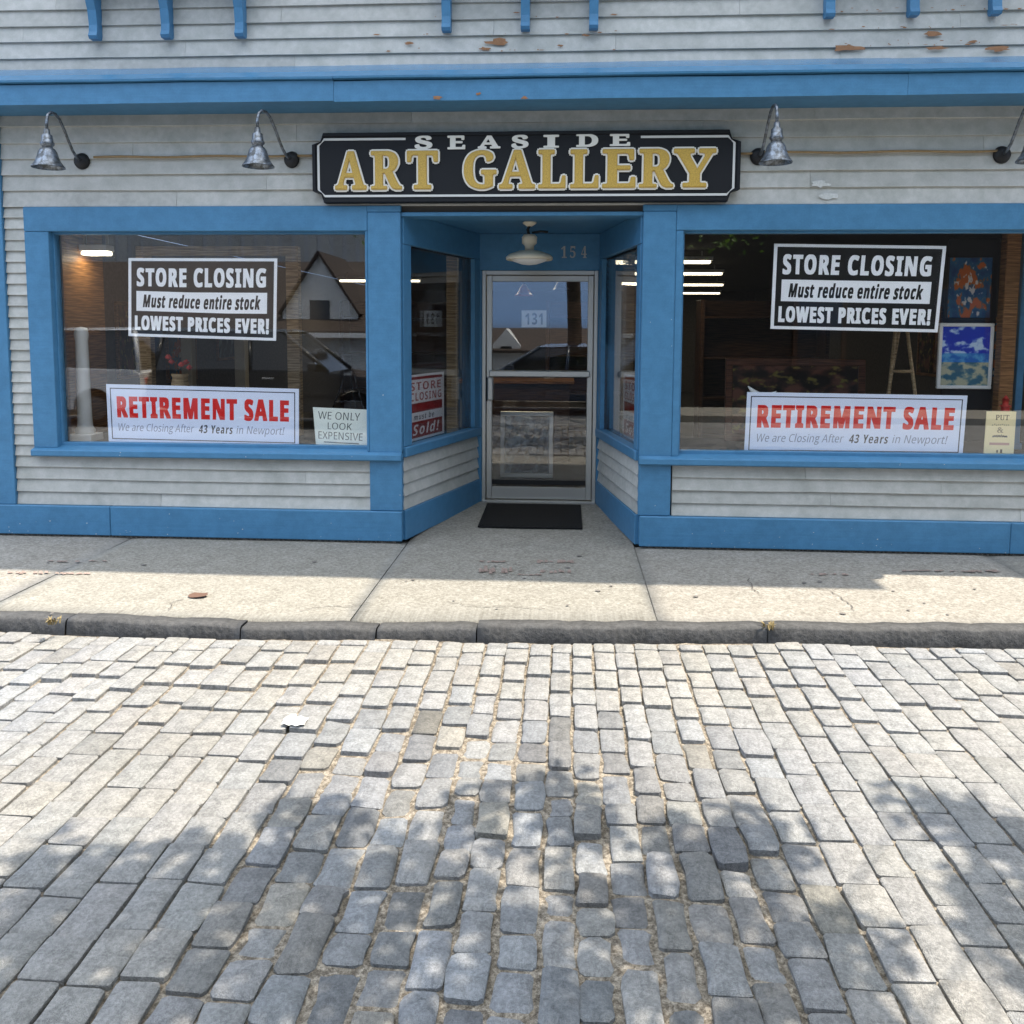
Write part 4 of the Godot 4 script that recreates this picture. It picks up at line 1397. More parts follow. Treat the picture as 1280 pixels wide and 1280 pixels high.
func build_display() -> void:
	# seascape: sky, sea, shore
	var sea := paint(128, 144, 4, func(u, v, n):
		var k: float = n.get_noise_2d(u * 1.3, v * 2.2)
		if v < 0.45:
			return Color(0.08, 0.2, 0.72).lerp(Color(0.75, 0.85, 0.95), smoothstep(0.0, 0.5, k + v * 0.9 - 0.15))
		if v < 0.6:
			return Color(0.1, 0.4, 0.75).lerp(Color(0.35, 0.65, 0.85), clampf(k * 2.0 + 0.4, 0, 1))
		return Color(0.2, 0.4, 0.5).lerp(Color(0.7, 0.7, 0.6), clampf(k * 2.5 + 0.45, 0, 1)))
	var warm := paint(128, 144, 9, func(u, v, n):
		var k: float = n.get_noise_2d(u * 1.2, v * 1.2)
		var d := Vector2(u - 0.5, v - 0.5).length()
		var c := Color(0.08, 0.22, 0.38).lerp(Color(0.14, 0.4, 0.52), clampf(k + 0.5, 0, 1))
		return c.lerp(Color(0.66, 0.33, 0.12), smoothstep(0.0, 0.35, k * 1.5 + 0.36 - d)).lerp(Color(0.75, 0.72, 0.7), smoothstep(0.05, 0.3, n.get_noise_2d(u * 2.5 + 9.0, v * 2.5) + 0.12 - d)))
	var dusk := paint(128, 96, 14, func(u, v, n):
		var k: float = n.get_noise_2d(u * 1.6, v * 1.6)
		return Color(0.12, 0.08, 0.06).lerp(Color(0.42, 0.26, 0.2), clampf(k * 1.8 + 0.3, 0, 1)).lerp(Color(0.5, 0.45, 0.2), smoothstep(0.15, 0.5, n.get_noise_2d(u * 3.0 + 4.0, v * 3.0))))
	var blue := paint(96, 128, 19, func(u, v, n):
		var k: float = n.get_noise_2d(u * 1.6, v * 1.6)
		return Color(0.16, 0.22, 0.28).lerp(Color(0.5, 0.58, 0.62), clampf(k * 1.6 + 0.5 - v * 0.5, 0, 1)))
	# right window
	var zb := -0.72
	var a := at_z(1180, 500, zb)
	var b := at_z(1250, 298, zb)
	var back := thing("display_screen", "black display screen carrying two unframed and framed paintings", "screen", Vector3((a.x + b.x) * 0.5, 0.70, zb))
	box("panel", Vector3(-(b.x - a.x) * 0.56, 0.05, -0.03), Vector3((b.x - a.x) * 0.52, b.y - 0.70, -0.005), M.black, back)
	for s in [-0.28, 0.28]:
		box("foot", Vector3(s - 0.03, 0.0, -0.15), Vector3(s + 0.03, 0.049, 0.12), M.iron, back)
	frame_picture("canvas_painting", "blue and orange abstract painting hanging above the seascape", at_z(1183, 398, zb + 0.035), at_z(1243, 321, zb + 0.035), 0.006, M.black, warm)
	frame_picture("seascape_painting", "blue seascape with clouds in a pale frame", at_z(1171, 486, zb + 0.04), at_z(1244, 404, zb + 0.04), 0.028, M.white, sea)
	var p := at_z(1253, 500, -0.62)
	var post := thing("wooden_post", "brown wooden post standing beside the seascape painting", "post", Vector3(p.x, 0.70, -0.62))
	box("shaft", Vector3(-0.055, 0, -0.05), Vector3(0.055, 1.92, 0.05), M.wood, post, 0.006)
	box("foot", Vector3(-0.075, 0.0, -0.07), Vector3(0.075, 0.08, 0.07), M.wood, post, 0.006)
	p = at_z(1271, 500, -0.66)
	var post2 := thing("blue_post", "slim blue painted post behind the brown wooden post", "post", Vector3(p.x, 0.70, -0.66))
	box("shaft", Vector3(-0.028, 0, -0.03), Vector3(0.028, 1.92, 0.03), M.blue, post2, 0.004)
	box("foot", Vector3(-0.04, 0, -0.04), Vector3(0.04, 0.05, 0.04), M.blue, post2, 0.004)
	p = at_z(1256, 520, -0.3)
	var lh := thing("toy_lighthouse", "red and white striped toy lighthouse on the window platform", "ornament", Vector3(p.x, 0.70, -0.3))
	var red := mat(Color(0.42, 0.03, 0.02), 0.5)
	for k in 6:
		var r0 := 0.07 - 0.007 * k
		mi("band", lathe_mesh([Vector2(r0, 0.062 * k), Vector2(r0 - 0.007, 0.062 * (k + 1))], 18), red if k % 2 == 1 else M.white, lh)
	mi("lantern_room", lathe_smooth([Vector2(0.04, 0.372), Vector2(0.04, 0.38), Vector2(0.022, 0.38), Vector2(0.022, 0.42), Vector2(0.03, 0.42), Vector2(0, 0.46)], 16), red, lh)
	a = at_z(905, 572, -0.9)
	b = at_z(1085, 449, -0.9)
	frame_picture("dark_painting", "large dark painting in a reddish brown frame behind the banner", Vector3(a.x, 0.705, -0.9), b, 0.06, mat(Color(0.16, 0.06, 0.03), 0.4, M.t_wood, 1.0), dusk, 0.06)
	# figurine of a bird
	p = at_z(950, 520, -0.42)
	var bird := thing("bird_figurine", "white bird figurine on a stand above the banner", "ornament", Vector3(p.x, 0.70, -0.42))
	mi("stand", lathe_smooth([Vector2(0.06, 0), Vector2(0.06, 0.02), Vector2(0.012, 0.035), Vector2(0.01, 0.36), Vector2(0, 0.36)], 14), M.iron, bird)
	tube("body", [Vector3(-0.1, 0.50, 0), Vector3(-0.06, 0.46, 0), Vector3(-0.01, 0.42, 0), Vector3(0.02, 0.375, 0), Vector3(0.015, 0.345, 0)], [0.004, 0.02, 0.034, 0.03, 0.008], M.white, bird, 10)
	var wg := newst()
	quad(wg, Vector3(0, 0.43, 0.0), Vector3(0.11, 0.47, 0.06), Vector3(0.06, 0.41, 0.05), Vector3(0.0, 0.39, 0.0))
	mi("wing", done(wg), M.white, bird)
	easel("wooden_easel", "pale wooden easel standing in the window below the store closing sign", at_z(1122, 500, -0.62), 0.028, 0.15, at_z(1125, 404, -0.62).y, M.wood_light, 0.70)
	# left window
	p = at_z(107, 548, -0.42)
	var col := thing("white_column", "slender white turned column on a square foot in the window", "column", Vector3(p.x, 0.70, -0.42))
	mi("shaft", lathe_smooth([Vector2(0.075, 0.06), Vector2(0.08, 0.09), Vector2(0.06, 0.12), Vector2(0.056, 0.2), Vector2(0.052, 0.5), Vector2(0.048, 0.82), Vector2(0.052, 0.84), Vector2(0.056, 0.88), Vector2(0.046, 0.93), Vector2(0.0, 0.94)], 22), M.white, col)
	box("foot", Vector3(-0.1, 0, -0.1), Vector3(0.1, 0.06, 0.1), M.white, col, 0.006)
	a = at_z(188, 560, -0.95)
	b = at_z(366, 308, -0.95)
	var fr := thing("wooden_frame_stand", "tall golden brown wooden display frame behind the store closing sign", "stand", Vector3((a.x + b.x) * 0.5, 0.70, -0.95))
	var hw := (b.x - a.x) * 0.5
	var hh := b.y - 0.70
	for s in [-1.0, 1.0]:
		box("upright", Vector3(s * hw - 0.055, 0, -0.04), Vector3(s * hw + 0.055, hh - 0.081, 0.04), M.wood_light, fr)
	box("top_rail", Vector3(-hw - 0.055, hh - 0.08, -0.04), Vector3(hw + 0.055, hh, 0.04), M.wood_light, fr)
	p = at_z(226, 500, -0.4)
	var v := thing("vase", "tan vase with red flowers behind the banner", "vase", Vector3(p.x, 0.70, -0.4))
	mi("body", lathe_smooth([Vector2(0.0, 0.0), Vector2(0.07, 0.0), Vector2(0.10, 0.12), Vector2(0.11, 0.28), Vector2(0.075, 0.45), Vector2(0.06, 0.53), Vector2(0.07, 0.56), Vector2(0.05, 0.56)], 22), M.wood_light, v)
	var bl := newst(true)
	var r := RandomNumberGenerator.new()
	r.seed = 2
	for k in 5:
		var c := Vector3(r.randf_range(-0.09, 0.09), r.randf_range(0.58, 0.74), r.randf_range(-0.07, 0.07))
		add_tube(bl, [c - Vector3(0, 0.03, 0), c - Vector3(0, 0.01, 0), c + Vector3(0, 0.015, 0)], [0.004, 0.03, 0.008], 7)
	var fl := mi("flowers", done(bl), red, v)
	fl.set_meta("kind", "stuff")
	easel("black_easel", "thin black easel legs behind the handwritten card", at_z(438, 540, -0.6), 0.012, 0.22, at_z(440, 470, -0.6).y, M.iron, 0.70)
	# interior posts and pictures seen past the display
	p = at_z(302, 450, -3.2)
	var dp := thing("inner_doorway", "cream painted inner doorway seen past the vase", "doorway", Vector3(p.x, 0.045, -3.2))
	for s in [0.0, -0.62]:
		box("jamb", Vector3(s - 0.06, 0, -0.06), Vector3(s + 0.06, 2.2, 0.06), M.cream, dp)
	box("lintel", Vector3(-0.68, 2.201, -0.06), Vector3(0.06, 2.32, 0.06), M.cream, dp)
	# wooden studs in the entrance windows
	var st1 := thing("window_stud", "bare wooden stud just inside the entrance window with the poster and lock", "stud", Vector3(-0.70, 0.04, -1.42), "wooden studs beside the entrance")
	box("board", Vector3(-0.05, 0, -0.05), Vector3(0.05, 2.56, 0.05), M.wood_light, st1)
	var st2 := thing("window_stud", "bare wooden stud inside the narrower entrance window", "stud", Vector3(0.89, 0.04, -1.42), "wooden studs beside the entrance")
	box("board", Vector3(-0.05, 0, -0.05), Vector3(0.05, 2.56, 0.05), M.wood_light, st2)
	# behind the door
	p = at_z(625, 583, -2.7)
	b = at_z(692, 515, -2.7)
	frame_picture("floor_painting", "blue grey painting in a pale frame leaning behind the glass door", Vector3(p.x, 0.05, -2.7), b, 0.05, M.alu, blue, 0.05)
	p = at_z(655, 505, -3.9)
	var ct := thing("counter", "brown wooden counter inside behind the glass door", "counter", Vector3(p.x - 0.1, 0.045, -4.2))
	box("body", Vector3(-0.65, 0, -0.3), Vector3(0.65, 0.94, 0.3), M.wood_dark, ct)
	box("top", Vector3(-0.7, 0.941, -0.34), Vector3(0.7, 0.98, 0.34), M.wood, ct)
	for d in [[655, 362, "red", Color(0.4, 0.02, 0.015)], [701, 356, "black", Color(0.02, 0.02, 0.02)]]:
		p = at_z(d[0], d[1] + 8, -2.3)
		var pl := thing("pendant_lamp", d[2] + " cone shaped pendant lamp hanging behind the glass door", "lamp", Vector3(p.x, 2.62, -2.3))
		tube("cord", [Vector3.ZERO, Vector3(0, p.y - 2.62 + 0.1, 0)], [0.005], M.iron, pl, 6)
		mi("shade", lathe_smooth([Vector2(0.012, 0.12), Vector2(0.03, 0.10), Vector2(0.075, 0.02), Vector2(0.1, 0.0), Vector2(0.095, 0.0), Vector2(0.02, 0.09)], 22), mat(d[3], 0.4), pl, Vector3(0, p.y - 2.62, 0))
	# small white number plate in the door glass
	var im := blank(160, 90, Color(0.75, 0.77, 0.78))
	print_text(im, "131", Rect2(24, 14, 112, 62), Color(0.12, 0.13, 0.15))
	flat_sign("number_plate", "small white plate with dark numerals in the door glass", "plate", [[652, 388], [683, 388], [683, 409], [652, 409]], -1.56, im)
	# pictures on the inner walls
	var spots := [[-4.22, 1.1, -2.4, 0.6, 0.8], [-4.22, 1.0, -3.6, 0.8, 0.6], [-4.22, 1.2, -5.0, 0.7, 0.9], [5.06, 1.0, -2.2, 0.7, 0.8], [5.06, 1.1, -3.6, 0.8, 0.7], [5.06, 1.05, -5.2, 0.7, 0.9]]
	var ims := [dusk, warm, blue, sea, warm, dusk]
	var names := ["dark painting nearest the window on the left inner wall", "orange and blue painting on the left inner wall", "grey blue painting farthest back on the left inner wall", "seascape painting nearest the window on the right inner wall", "orange and blue painting on the right inner wall", "dark painting farthest back on the right inner wall"]
	for k in 6:
		var s: Array = spots[k]
		var q := frame_picture("wall_picture", names[k], Vector3(-s[3] * 0.5, 0, 0), Vector3(s[3] * 0.5, s[4], 0), 0.04, M.wood, ims[k])
		q.position = Vector3(s[0] + (0.0 if s[0] < 0 else 0.0), s[1], s[2])
		q.rotation.y = PI / 2 if s[0] < 0 else -PI / 2
		q.set_meta("group", "pictures on the inner walls")
	# shelving with stock deep in the shop
	for k in 3:
		var sh := thing("display_shelf", ["dark shelf unit behind the door lamps", "dark shelf unit deep behind the right display window", "dark shelf unit deep behind the left display window"][k], "shelf", Vector3([0.9, 3.0, -2.2][k], 0.045, [-6.2, -5.6, -6.6][k]), "dark shelf units inside the shop")
		for y in 4:
			box("shelf", Vector3(-0.8, 0.1 + 0.55 * y, -0.2), Vector3(0.8, 0.13 + 0.55 * y, 0.2), M.wood_dark, sh)
		for s in [-0.83, 0.83]:
			box("side", Vector3(s - 0.028, 0, -0.21), Vector3(s + 0.028, 2.0, 0.21), M.wood_dark, sh)
		box("back", Vector3(-0.8, 0.0, -0.23), Vector3(0.8, 2.0, -0.205), M.wood_dark, sh)

func easel(called: String, label: String, foot: Vector3, thick: float, spread: float, top: float, m: Material, floor_y := 0.045) -> void:
	var t := thing(called, label, "easel", Vector3(foot.x, floor_y, foot.z))
	var h := top - floor_y
	for s in [-1.0, 1.0]:
		tube("leg", [Vector3(s * spread, 0, 0.15), Vector3(s * 0.04, h, 0)], [thick * 0.5], m, t, 6)
	tube("leg", [Vector3(0, 0, -0.35), Vector3(0, h, -0.02)], [thick * 0.5], m, t, 6)
	var y := h * 0.62
	tube("cross_bar", [Vector3(-spread * 0.55, y, 0.06), Vector3(spread * 0.55, y, 0.06)], [thick * 0.5], m, t, 6)

# ---------- far side of the street, mirrored in the glass ----------
func car(called: String, label: String, at: Vector3, turn: float, body_col: Color, kind: String) -> void:
	var t := thing(called, label, "car", at)
	t.rotation.y = turn
	var paint_m := mat(body_col, 0.25)
	paint_m.clearcoat_enabled = true
	paint_m.clearcoat = 1.0
	paint_m.clearcoat_roughness = 0.04
	var suv := kind == "suv"
	var L := 2.3
	var belt := 1.0 if suv else 0.88
	var roof := 1.72 if suv else 1.42
	# lower body as a lofted side profile with wheel arches
	var prof := PackedVector2Array()
	prof.append(Vector2(-L, 0.42)); prof.append(Vector2(-L - 0.03, 0.62)); prof.append(Vector2(-L + 0.03, belt - 0.04)); prof.append(Vector2(-L + 0.12, belt + 0.02))
	prof.append(Vector2(-0.9 if suv else -1.25, belt + 0.05))
	prof.append(Vector2(0.75, belt + 0.02)); prof.append(Vector2(1.9, belt - 0.12)); prof.append(Vector2(L - 0.05, belt - 0.24)); prof.append(Vector2(L + 0.02, 0.6)); prof.append(Vector2(L - 0.02, 0.36))
	for wx in [1.42, -1.42]:
		for k in 9:
			var an := PI * k / 8.0
			prof.append(Vector2(wx + 0.39 * cos(an), 0.3 + 0.4 * sin(an)))
	var st := newst()
	add_prism(st, prof, -0.82, 0.82)
	var tri := mi("body", done(st), paint_m, t)
	for s in [-1.0, 1.0]:
		var sd := newst()
		var small := PackedVector2Array()
		for p in prof:
			small.append(Vector2(p.x * 0.985, lerpf(p.y, 0.66, 0.06)))
		add_prism(sd, small, s * 0.821, s * 0.9)
		mi("side_panel", done(sd), paint_m, tri)
		boxes("door_handle", [[Vector3(-0.2, belt - 0.12, s * 0.9 - 0.01), Vector3(0.0, belt - 0.09, s * 0.9 + 0.02)]], M.alu, tri, 0.004)
	# cabin
	var b0 := -2.2 if suv else -1.75
	var r0 := -2.05 if suv else -0.95
	var r1 := 0.1
	var b1 := 0.95
	var cab := newst()
	var lo := [Vector3(b0, belt, -0.8), Vector3(b1, belt, -0.8), Vector3(b1, belt, 0.8), Vector3(b0, belt, 0.8)]
	var hi := [Vector3(r0, roof, -0.62), Vector3(r1, roof - 0.02, -0.62), Vector3(r1, roof - 0.02, 0.62), Vector3(r0, roof, 0.62)]
	for k in 4:
		quad(cab, lo[k], lo[(k + 1) % 4], hi[(k + 1) % 4], hi[k])
	var cb := mi("glasshouse", done(cab), M.dark_glass, t)
	var rf := newst(true)
	var e := 0.04
	quad(rf, hi[0] + Vector3(-e, 0.0, -e), hi[1] + Vector3(e, 0, -e), hi[1] + Vector3(-0.1, 0.05, 0.15), hi[0] + Vector3(0.1, 0.05, 0.15))
	quad(rf, hi[0] + Vector3(0.1, 0.05, 0.15), hi[1] + Vector3(-0.1, 0.05, 0.15), hi[2] + Vector3(-0.1, 0.05, -0.15), hi[3] + Vector3(0.1, 0.05, -0.15))
	quad(rf, hi[3] + Vector3(0.1, 0.05, -0.15), hi[2] + Vector3(-0.1, 0.05, -0.15), hi[2] + Vector3(e, 0, e), hi[3] + Vector3(-e, 0, e))
	quad(rf, hi[1] + Vector3(e, 0, -e), hi[2] + Vector3(e, 0, e), hi[2] + Vector3(-0.1, 0.05, -0.15), hi[1] + Vector3(-0.1, 0.05, 0.15))
	quad(rf, hi[3] + Vector3(-e, 0, e), hi[0] + Vector3(-e, 0, -e), hi[0] + Vector3(0.1, 0.05, 0.15), hi[3] + Vector3(0.1, 0.05, -0.15))
	mi("roof", done(rf), paint_m, cb)
	for s in [-1.0, 1.0]:
		for q in [[lo[1], hi[1]], [lo[0], hi[0]], [Vector3(-0.45, belt, -0.8), Vector3(-0.5, roof, -0.62)]]:
			tube("pillar", [Vector3(q[0].x, q[0].y, q[0].z * -s), Vector3(q[1].x, q[1].y, q[1].z * -s)], [0.04], paint_m, cb, 6)
		box("mirror", Vector3(0.62, belt + 0.03, s * 0.93 - 0.08), Vector3(0.78, belt + 0.18, s * 0.93 + 0.08), paint_m, t, 0.03)
		boxes("headlight", [[Vector3(L - 0.1, 0.62, s * 0.62 - 0.18), Vector3(L + 0.01, 0.74, s * 0.62 + 0.18)]], M.white, t, 0.03)
		boxes("tail_light", [[Vector3(-L - 0.02, 0.72, s * 0.66 - 0.14), Vector3(-L + 0.1, 0.88, s * 0.66 + 0.14)]], mat(Color(0.35, 0.01, 0.01), 0.2), t, 0.02)
		for wx in [1.42, -1.42]:
			var wh := mi("wheel", lathe_mesh([Vector2(0.0, -0.1), Vector2(0.22, -0.1), Vector2(0.31, -0.1), Vector2(0.335, -0.06), Vector2(0.335, 0.06), Vector2(0.31, 0.1), Vector2(0.22, 0.1), Vector2(0.0, 0.1)], 26), M.rubber, t, Vector3(wx, 0.335, s * 0.78))
			wh.rotation.x = PI / 2
			mi("rim", lathe_mesh([Vector2(0.0, -0.118), Vector2(0.05, -0.12), Vector2(0.2, -0.108), Vector2(0.21, 0.108), Vector2(0.05, 0.12), Vector2(0.0, 0.118)], 18), M.rim, wh)
	box("bumper", Vector3(-L - 0.05, 0.36, -0.8), Vector3(-L + 0.1, 0.55, 0.8), M.iron, t, 0.03)

func build_opposite_side() -> void:
	M.rim = metal(Color(0.1, 0.1, 0.1), 0.4)
	car("parked_suv", "silver white sport utility vehicle parked across the street", Vector3(-9.4, -0.135, 9.1), PI, Color(0.55, 0.56, 0.57), "suv")
	car("parked_suv", "black sport utility vehicle parked across the street", Vector3(-4.75, -0.135, 9.1), 0.0, Color(0.012, 0.014, 0.017), "suv")
	car("parked_car", "dark blue saloon car parked across the street", Vector3(-0.1, -0.135, 9.1), PI, Color(0.02, 0.035, 0.06), "sedan")
	# low harbour building with brown roof and white dormers
	var wall := mat(Color(0.78, 0.78, 0.76), 0.7, M.t_paint, 0.5)
	var brown := mat(Color(0.06, 0.046, 0.04), 0.85, M.t_weather, 1.2)
	var h := thing("harbour_house", "low white house with a long brown roof and white gabled dormers", "house", Vector3(-6.0, -3.1, 19.0))
	box("wall", Vector3(-12, 0, 0), Vector3(2.2, 4.62, 8.0), wall, h, 0.0)
	var poly := PackedVector2Array([Vector2(-0.5, 4.5), Vector2(4.0, 6.85), Vector2(8.5, 4.5), Vector2(8.5, 4.64), Vector2(4.0, 7.0), Vector2(-0.5, 4.64)])
	var rp := prism("roof", poly, -2.5, 12.2, brown, h)
	rp.rotation.y = -PI / 2
	var gab := prism("gable", PackedVector2Array([Vector2(0.0, 4.62), Vector2(8.0, 4.62), Vector2(4.0, 6.8)]), -2.19, 11.99, wall, h)
	gab.rotation.y = -PI / 2
	box("gutter", Vector3(-12.3, 4.46, -0.62), Vector3(2.5, 4.6, -0.52), M.white, h, 0.0)
	for d in [[-1.05, 1.15, 2.4]]:
		var hw: float = d[1]
		var pf := PackedVector2Array([Vector2(d[0] - hw, 4.55), Vector2(d[0] + hw, 4.55), Vector2(d[0] + hw, 4.55 + d[2] * 0.28), Vector2(d[0], 4.55 + d[2]), Vector2(d[0] - hw, 4.55 + d[2] * 0.28)])
		var dm := prism("dormer", pf, 0.2, 3.2, wall, h)
		box("window", Vector3(d[0] - hw * 0.26, 4.75, 0.16), Vector3(d[0] + hw * 0.26, 4.75 + d[2] * 0.34, 0.19), M.dark_glass, dm, 0.0)
		for s in [-1.0, 1.0]:
			var q := newst()
			add_box(q, Vector3(0, -0.04, 0.05), Vector3(Vector2(hw, d[2] * 0.72).length() + 0.15, 0.03, 3.2), 0.0, Transform3D(Basis(Vector3.BACK, -atan2(d[2] * 0.72, hw)), Vector3(d[0], 4.6 + d[2], 0)) if s > 0 else Transform3D(Basis(Vector3.UP, PI) * Basis(Vector3.BACK, -atan2(d[2] * 0.72, hw)), Vector3(d[0], 4.6 + d[2], 3.25)))
			mi("dormer_roof", done(q), brown, dm)
	var fh := thing("far_house", "far low house with a brown roof and one small white dormer", "house", Vector3(-2.0, -3.3, 45.0))
	box("wall", Vector3(-9, 0, 0), Vector3(9, 3.6, 7.0), wall, fh, 0.0)
	var frp := prism("roof", PackedVector2Array([Vector2(-0.5, 3.45), Vector2(3.5, 4.8), Vector2(7.5, 3.45), Vector2(7.5, 3.61), Vector2(3.5, 5.0), Vector2(-0.5, 3.61)]), -9.3, 9.3, brown, fh)
	frp.rotation.y = -PI / 2
	var fd := prism("dormer", PackedVector2Array([Vector2(-2.3, 3.4), Vector2(-0.5, 3.4), Vector2(-0.5, 3.9), Vector2(-1.4, 4.95), Vector2(-2.3, 3.9)]), -0.2, 3.0, wall, fh)
	box("window", Vector3(-1.75, 3.6, -0.24), Vector3(-1.05, 3.85, -0.21), M.dark_glass, fd, 0.0)
	# taller pale boarded building behind it
	var tall := thing("pale_building", "tall pale grey building with vertical boards beyond the brown roof", "building", Vector3(-14.0, -3.2, 33.0))
	box("wall", Vector3(-10, 0, 0), Vector3(9, 13.5, 9), mat(Color(0.5, 0.52, 0.54), 0.7, M.t_paint, 0.4), tall, 0.0)
	for k in 32:
		box("board", Vector3(-10 + k * 0.595, 0.2, -0.04), Vector3(-10 + k * 0.595 + 0.42, 13.4, -0.001), M.siding[k % 4], tall, 0.0)
	box("roof", Vector3(-10.4, 13.501, -0.5), Vector3(9.4, 13.8, 9.4), brown, tall, 0.02)
	# dark building added opposite the right window to keep its reflection dim
	var dk := thing("added_dark_building", "dark shingled building added across the street to dim the right window reflection", "building", Vector3(13.0, -0.3, 14.0))
	var shin := mat(Color(0.03, 0.027, 0.024), 0.9, M.t_weather, 1.2)
	box("wall", Vector3(-10.4, -0.6, 0), Vector3(9, 8.4, 8), shin, dk, 0.0)
	box("roof", Vector3(-10.8, 8.401, -0.5), Vector3(9.4, 8.75, 8.4), M.asphalt, dk, 0.02)
	for k in 5:
		for s in 2:
			var x := -6.8 + k * 3.2
			var y := 1.0 + s * 3.8
			var w := boxes("window", [[Vector3(x - 0.6, y, -0.06), Vector3(x + 0.6, y + 0.1, -0.001)], [Vector3(x - 0.6, y + 1.9, -0.06), Vector3(x + 0.6, y + 2.0, -0.001)], [Vector3(x - 0.6, y + 0.1, -0.06), Vector3(x - 0.5, y + 1.9, -0.001)], [Vector3(x + 0.5, y + 0.1, -0.06), Vector3(x + 0.6, y + 1.9, -0.001)]], M.wood_dark, dk, 0.0)
			box("pane", Vector3(x - 0.5, y + 0.1, -0.03), Vector3(x + 0.5, y + 1.9, -0.02), M.dark_glass, w, 0.0)

# ---------- tree over the street ----------
func build_tree() -> void:
	var base := Vector3(0.52, 0.0, 11.0)
	var t := thing("street_tree", "broad leafy street tree behind the viewer whose crown shades the setts", "tree", base)
	var st := newst(true)
	add_tube(st, [Vector3(0, -0.1, 0), Vector3(0.01, 0.4, 0), Vector3(0.02, 1.6, 0), Vector3(-0.03, 2.8, -0.1), Vector3(0.02, 4.2, -0.3)], [0.24, 0.18, 0.165, 0.16, 0.15], 12)
	var r := RandomNumberGenerator.new()
	r.seed = 20
	# clumps that throw the shade seen on the setts: pixel, radius in pixels, density
	var blobs := [
		[20, 1110, 46, 1.6], [75, 1100, 40, 1.3], [120, 1125, 45, 1.5], [170, 1088, 42, 1.4], [215, 1120, 50, 1.6], [245, 1078, 36, 1.3], [290, 1098, 48, 1.7], [345, 1075, 42, 1.4], [10, 1160, 40, 1.2], [85, 1160, 45, 1.4], [160, 1160, 40, 1.2], [350, 1002, 26, 1.2], [392, 1020, 30, 1.5], [428, 1018, 24, 1.5], [372, 1062, 40, 1.5], [410, 1070, 32, 1.2], [490, 1036, 26, 1.3], [520, 1075, 36, 1.8], [462, 1108, 40, 1.4], [330, 1140, 45, 1.3], [395, 1150, 46, 1.6], [440, 1190, 40, 1.5],
		[30, 1230, 50, 1.5], [150, 1215, 46, 1.4], [200, 1255, 50, 1.6], [285, 1235, 46, 1.5], [380, 1220, 40, 1.0], [320, 1275, 46, 1.5], [80, 1275, 50, 1.5], [420, 1260, 44, 1.3], [10, 1275, 50, 1.5],
		[600, 1004, 36, 1.6], [575, 1028, 24, 1.0], [668, 985, 30, 1.4], [704, 1000, 40, 1.9], [742, 1030, 30, 1.6], [640, 1045, 28, 0.9], [560, 1090, 36, 1.2], [600, 1130, 36, 1.0], [540, 1150, 40, 1.2], [500, 1230, 44, 1.0], [590, 1200, 46, 1.4], [660, 1200, 52, 1.8], [645, 1150, 36, 0.9], [735, 1130, 36, 1.3], [700, 1075, 30, 0.8],
		[830, 1045, 26, 1.4], [872, 1078, 38, 1.8], [930, 1072, 30, 1.5], [962, 1052, 42, 1.9], [918, 1030, 24, 1.2], [780, 1130, 36, 1.3], [845, 1160, 46, 1.9], [892, 1132, 36, 1.6], [940, 1120, 26, 0.9], [835, 1205, 44, 1.8], [905, 1205, 40, 1.5], [965, 1220, 44, 1.5], [1020, 1205, 54, 1.9], [1072, 1183, 40, 1.6], [735, 1225, 44, 1.4], [790, 1265, 46, 1.2], [930, 1265, 46, 1.3], [1040, 1260, 46, 1.2], [640, 1265, 46, 1.2], [560, 1270, 44, 1.2],
		[1138, 1008, 24, 1.2], [1172, 1012, 26, 1.3], [1205, 1025, 30, 1.5], [1240, 1035, 34, 1.7], [1275, 1055, 34, 1.6], [1203, 1115, 24, 1.3], [1258, 1122, 36, 1.8], [1240, 1158, 32, 1.3], [1278, 1180, 36, 1.6], [1130, 1260, 36, 0.6]]
	var mm_xf := []
	var heads := []
	for b in blobs:
		var g := at_y(b[0], b[1], -0.12)
		var d := EYE.distance_to(g)
		var hgt := r.randf_range(3.7, 4.7)
		var c := g + SUN * (hgt / SUN.y)
		var rad: float = b[2] / F * d * 1.25
		heads.append(c)
		var cnt := int(b[3] * 105.0 * rad * rad / 0.07)
		for k in cnt:
			var v := Vector3(r.randfn(), r.randfn() * 0.8, r.randfn()) * 0.48
			if v.length() > 1.25:
				v = v.normalized() * r.randf_range(0.6, 1.2)
			# flattened across the line of sight towards the sun's footprint
			var p := c + Vector3(v.x * rad, v.y * rad * 1.2, v.z * rad * 1.5)
			mm_xf.append(leaf_xf(p - base, r))
	# crown over the viewer, added to block sky light; its sun shade falls out of view
	for k in 110:
		var g := Vector3(r.randf_range(-4.0, 4.6), -0.1, r.randf_range(5.0, 8.6))
		if g.x > 0.9:
			g.z = maxf(g.z, 5.6)
		var c := g + SUN * (r.randf_range(4.3, 6.4) / SUN.y)
		heads.append(c)
		for j in 55:
			mm_xf.append(leaf_xf(c + Vector3(r.randfn(), r.randfn() * 0.7, r.randfn() * 0.6) * 0.26 - base, r))
	# the rest of the crown, behind and above the viewer
	for k in 120:
		var an := r.randf() * TAU
		var q := sqrt(r.randf()) * 4.6
		var c := Vector3(base.x + cos(an) * q, r.randf_range(4.2, 8.6) - q * 0.15, base.z + sin(an) * q * 0.85)
		if c.z < 7.0:
			continue
		heads.append(c)
		for j in 40:
			var v := Vector3(r.randfn(), r.randfn() * 0.7, r.randfn()) * 0.34
			mm_xf.append(leaf_xf(c + v - base, r))
	# limbs reach towards every third clump
	var forks := []
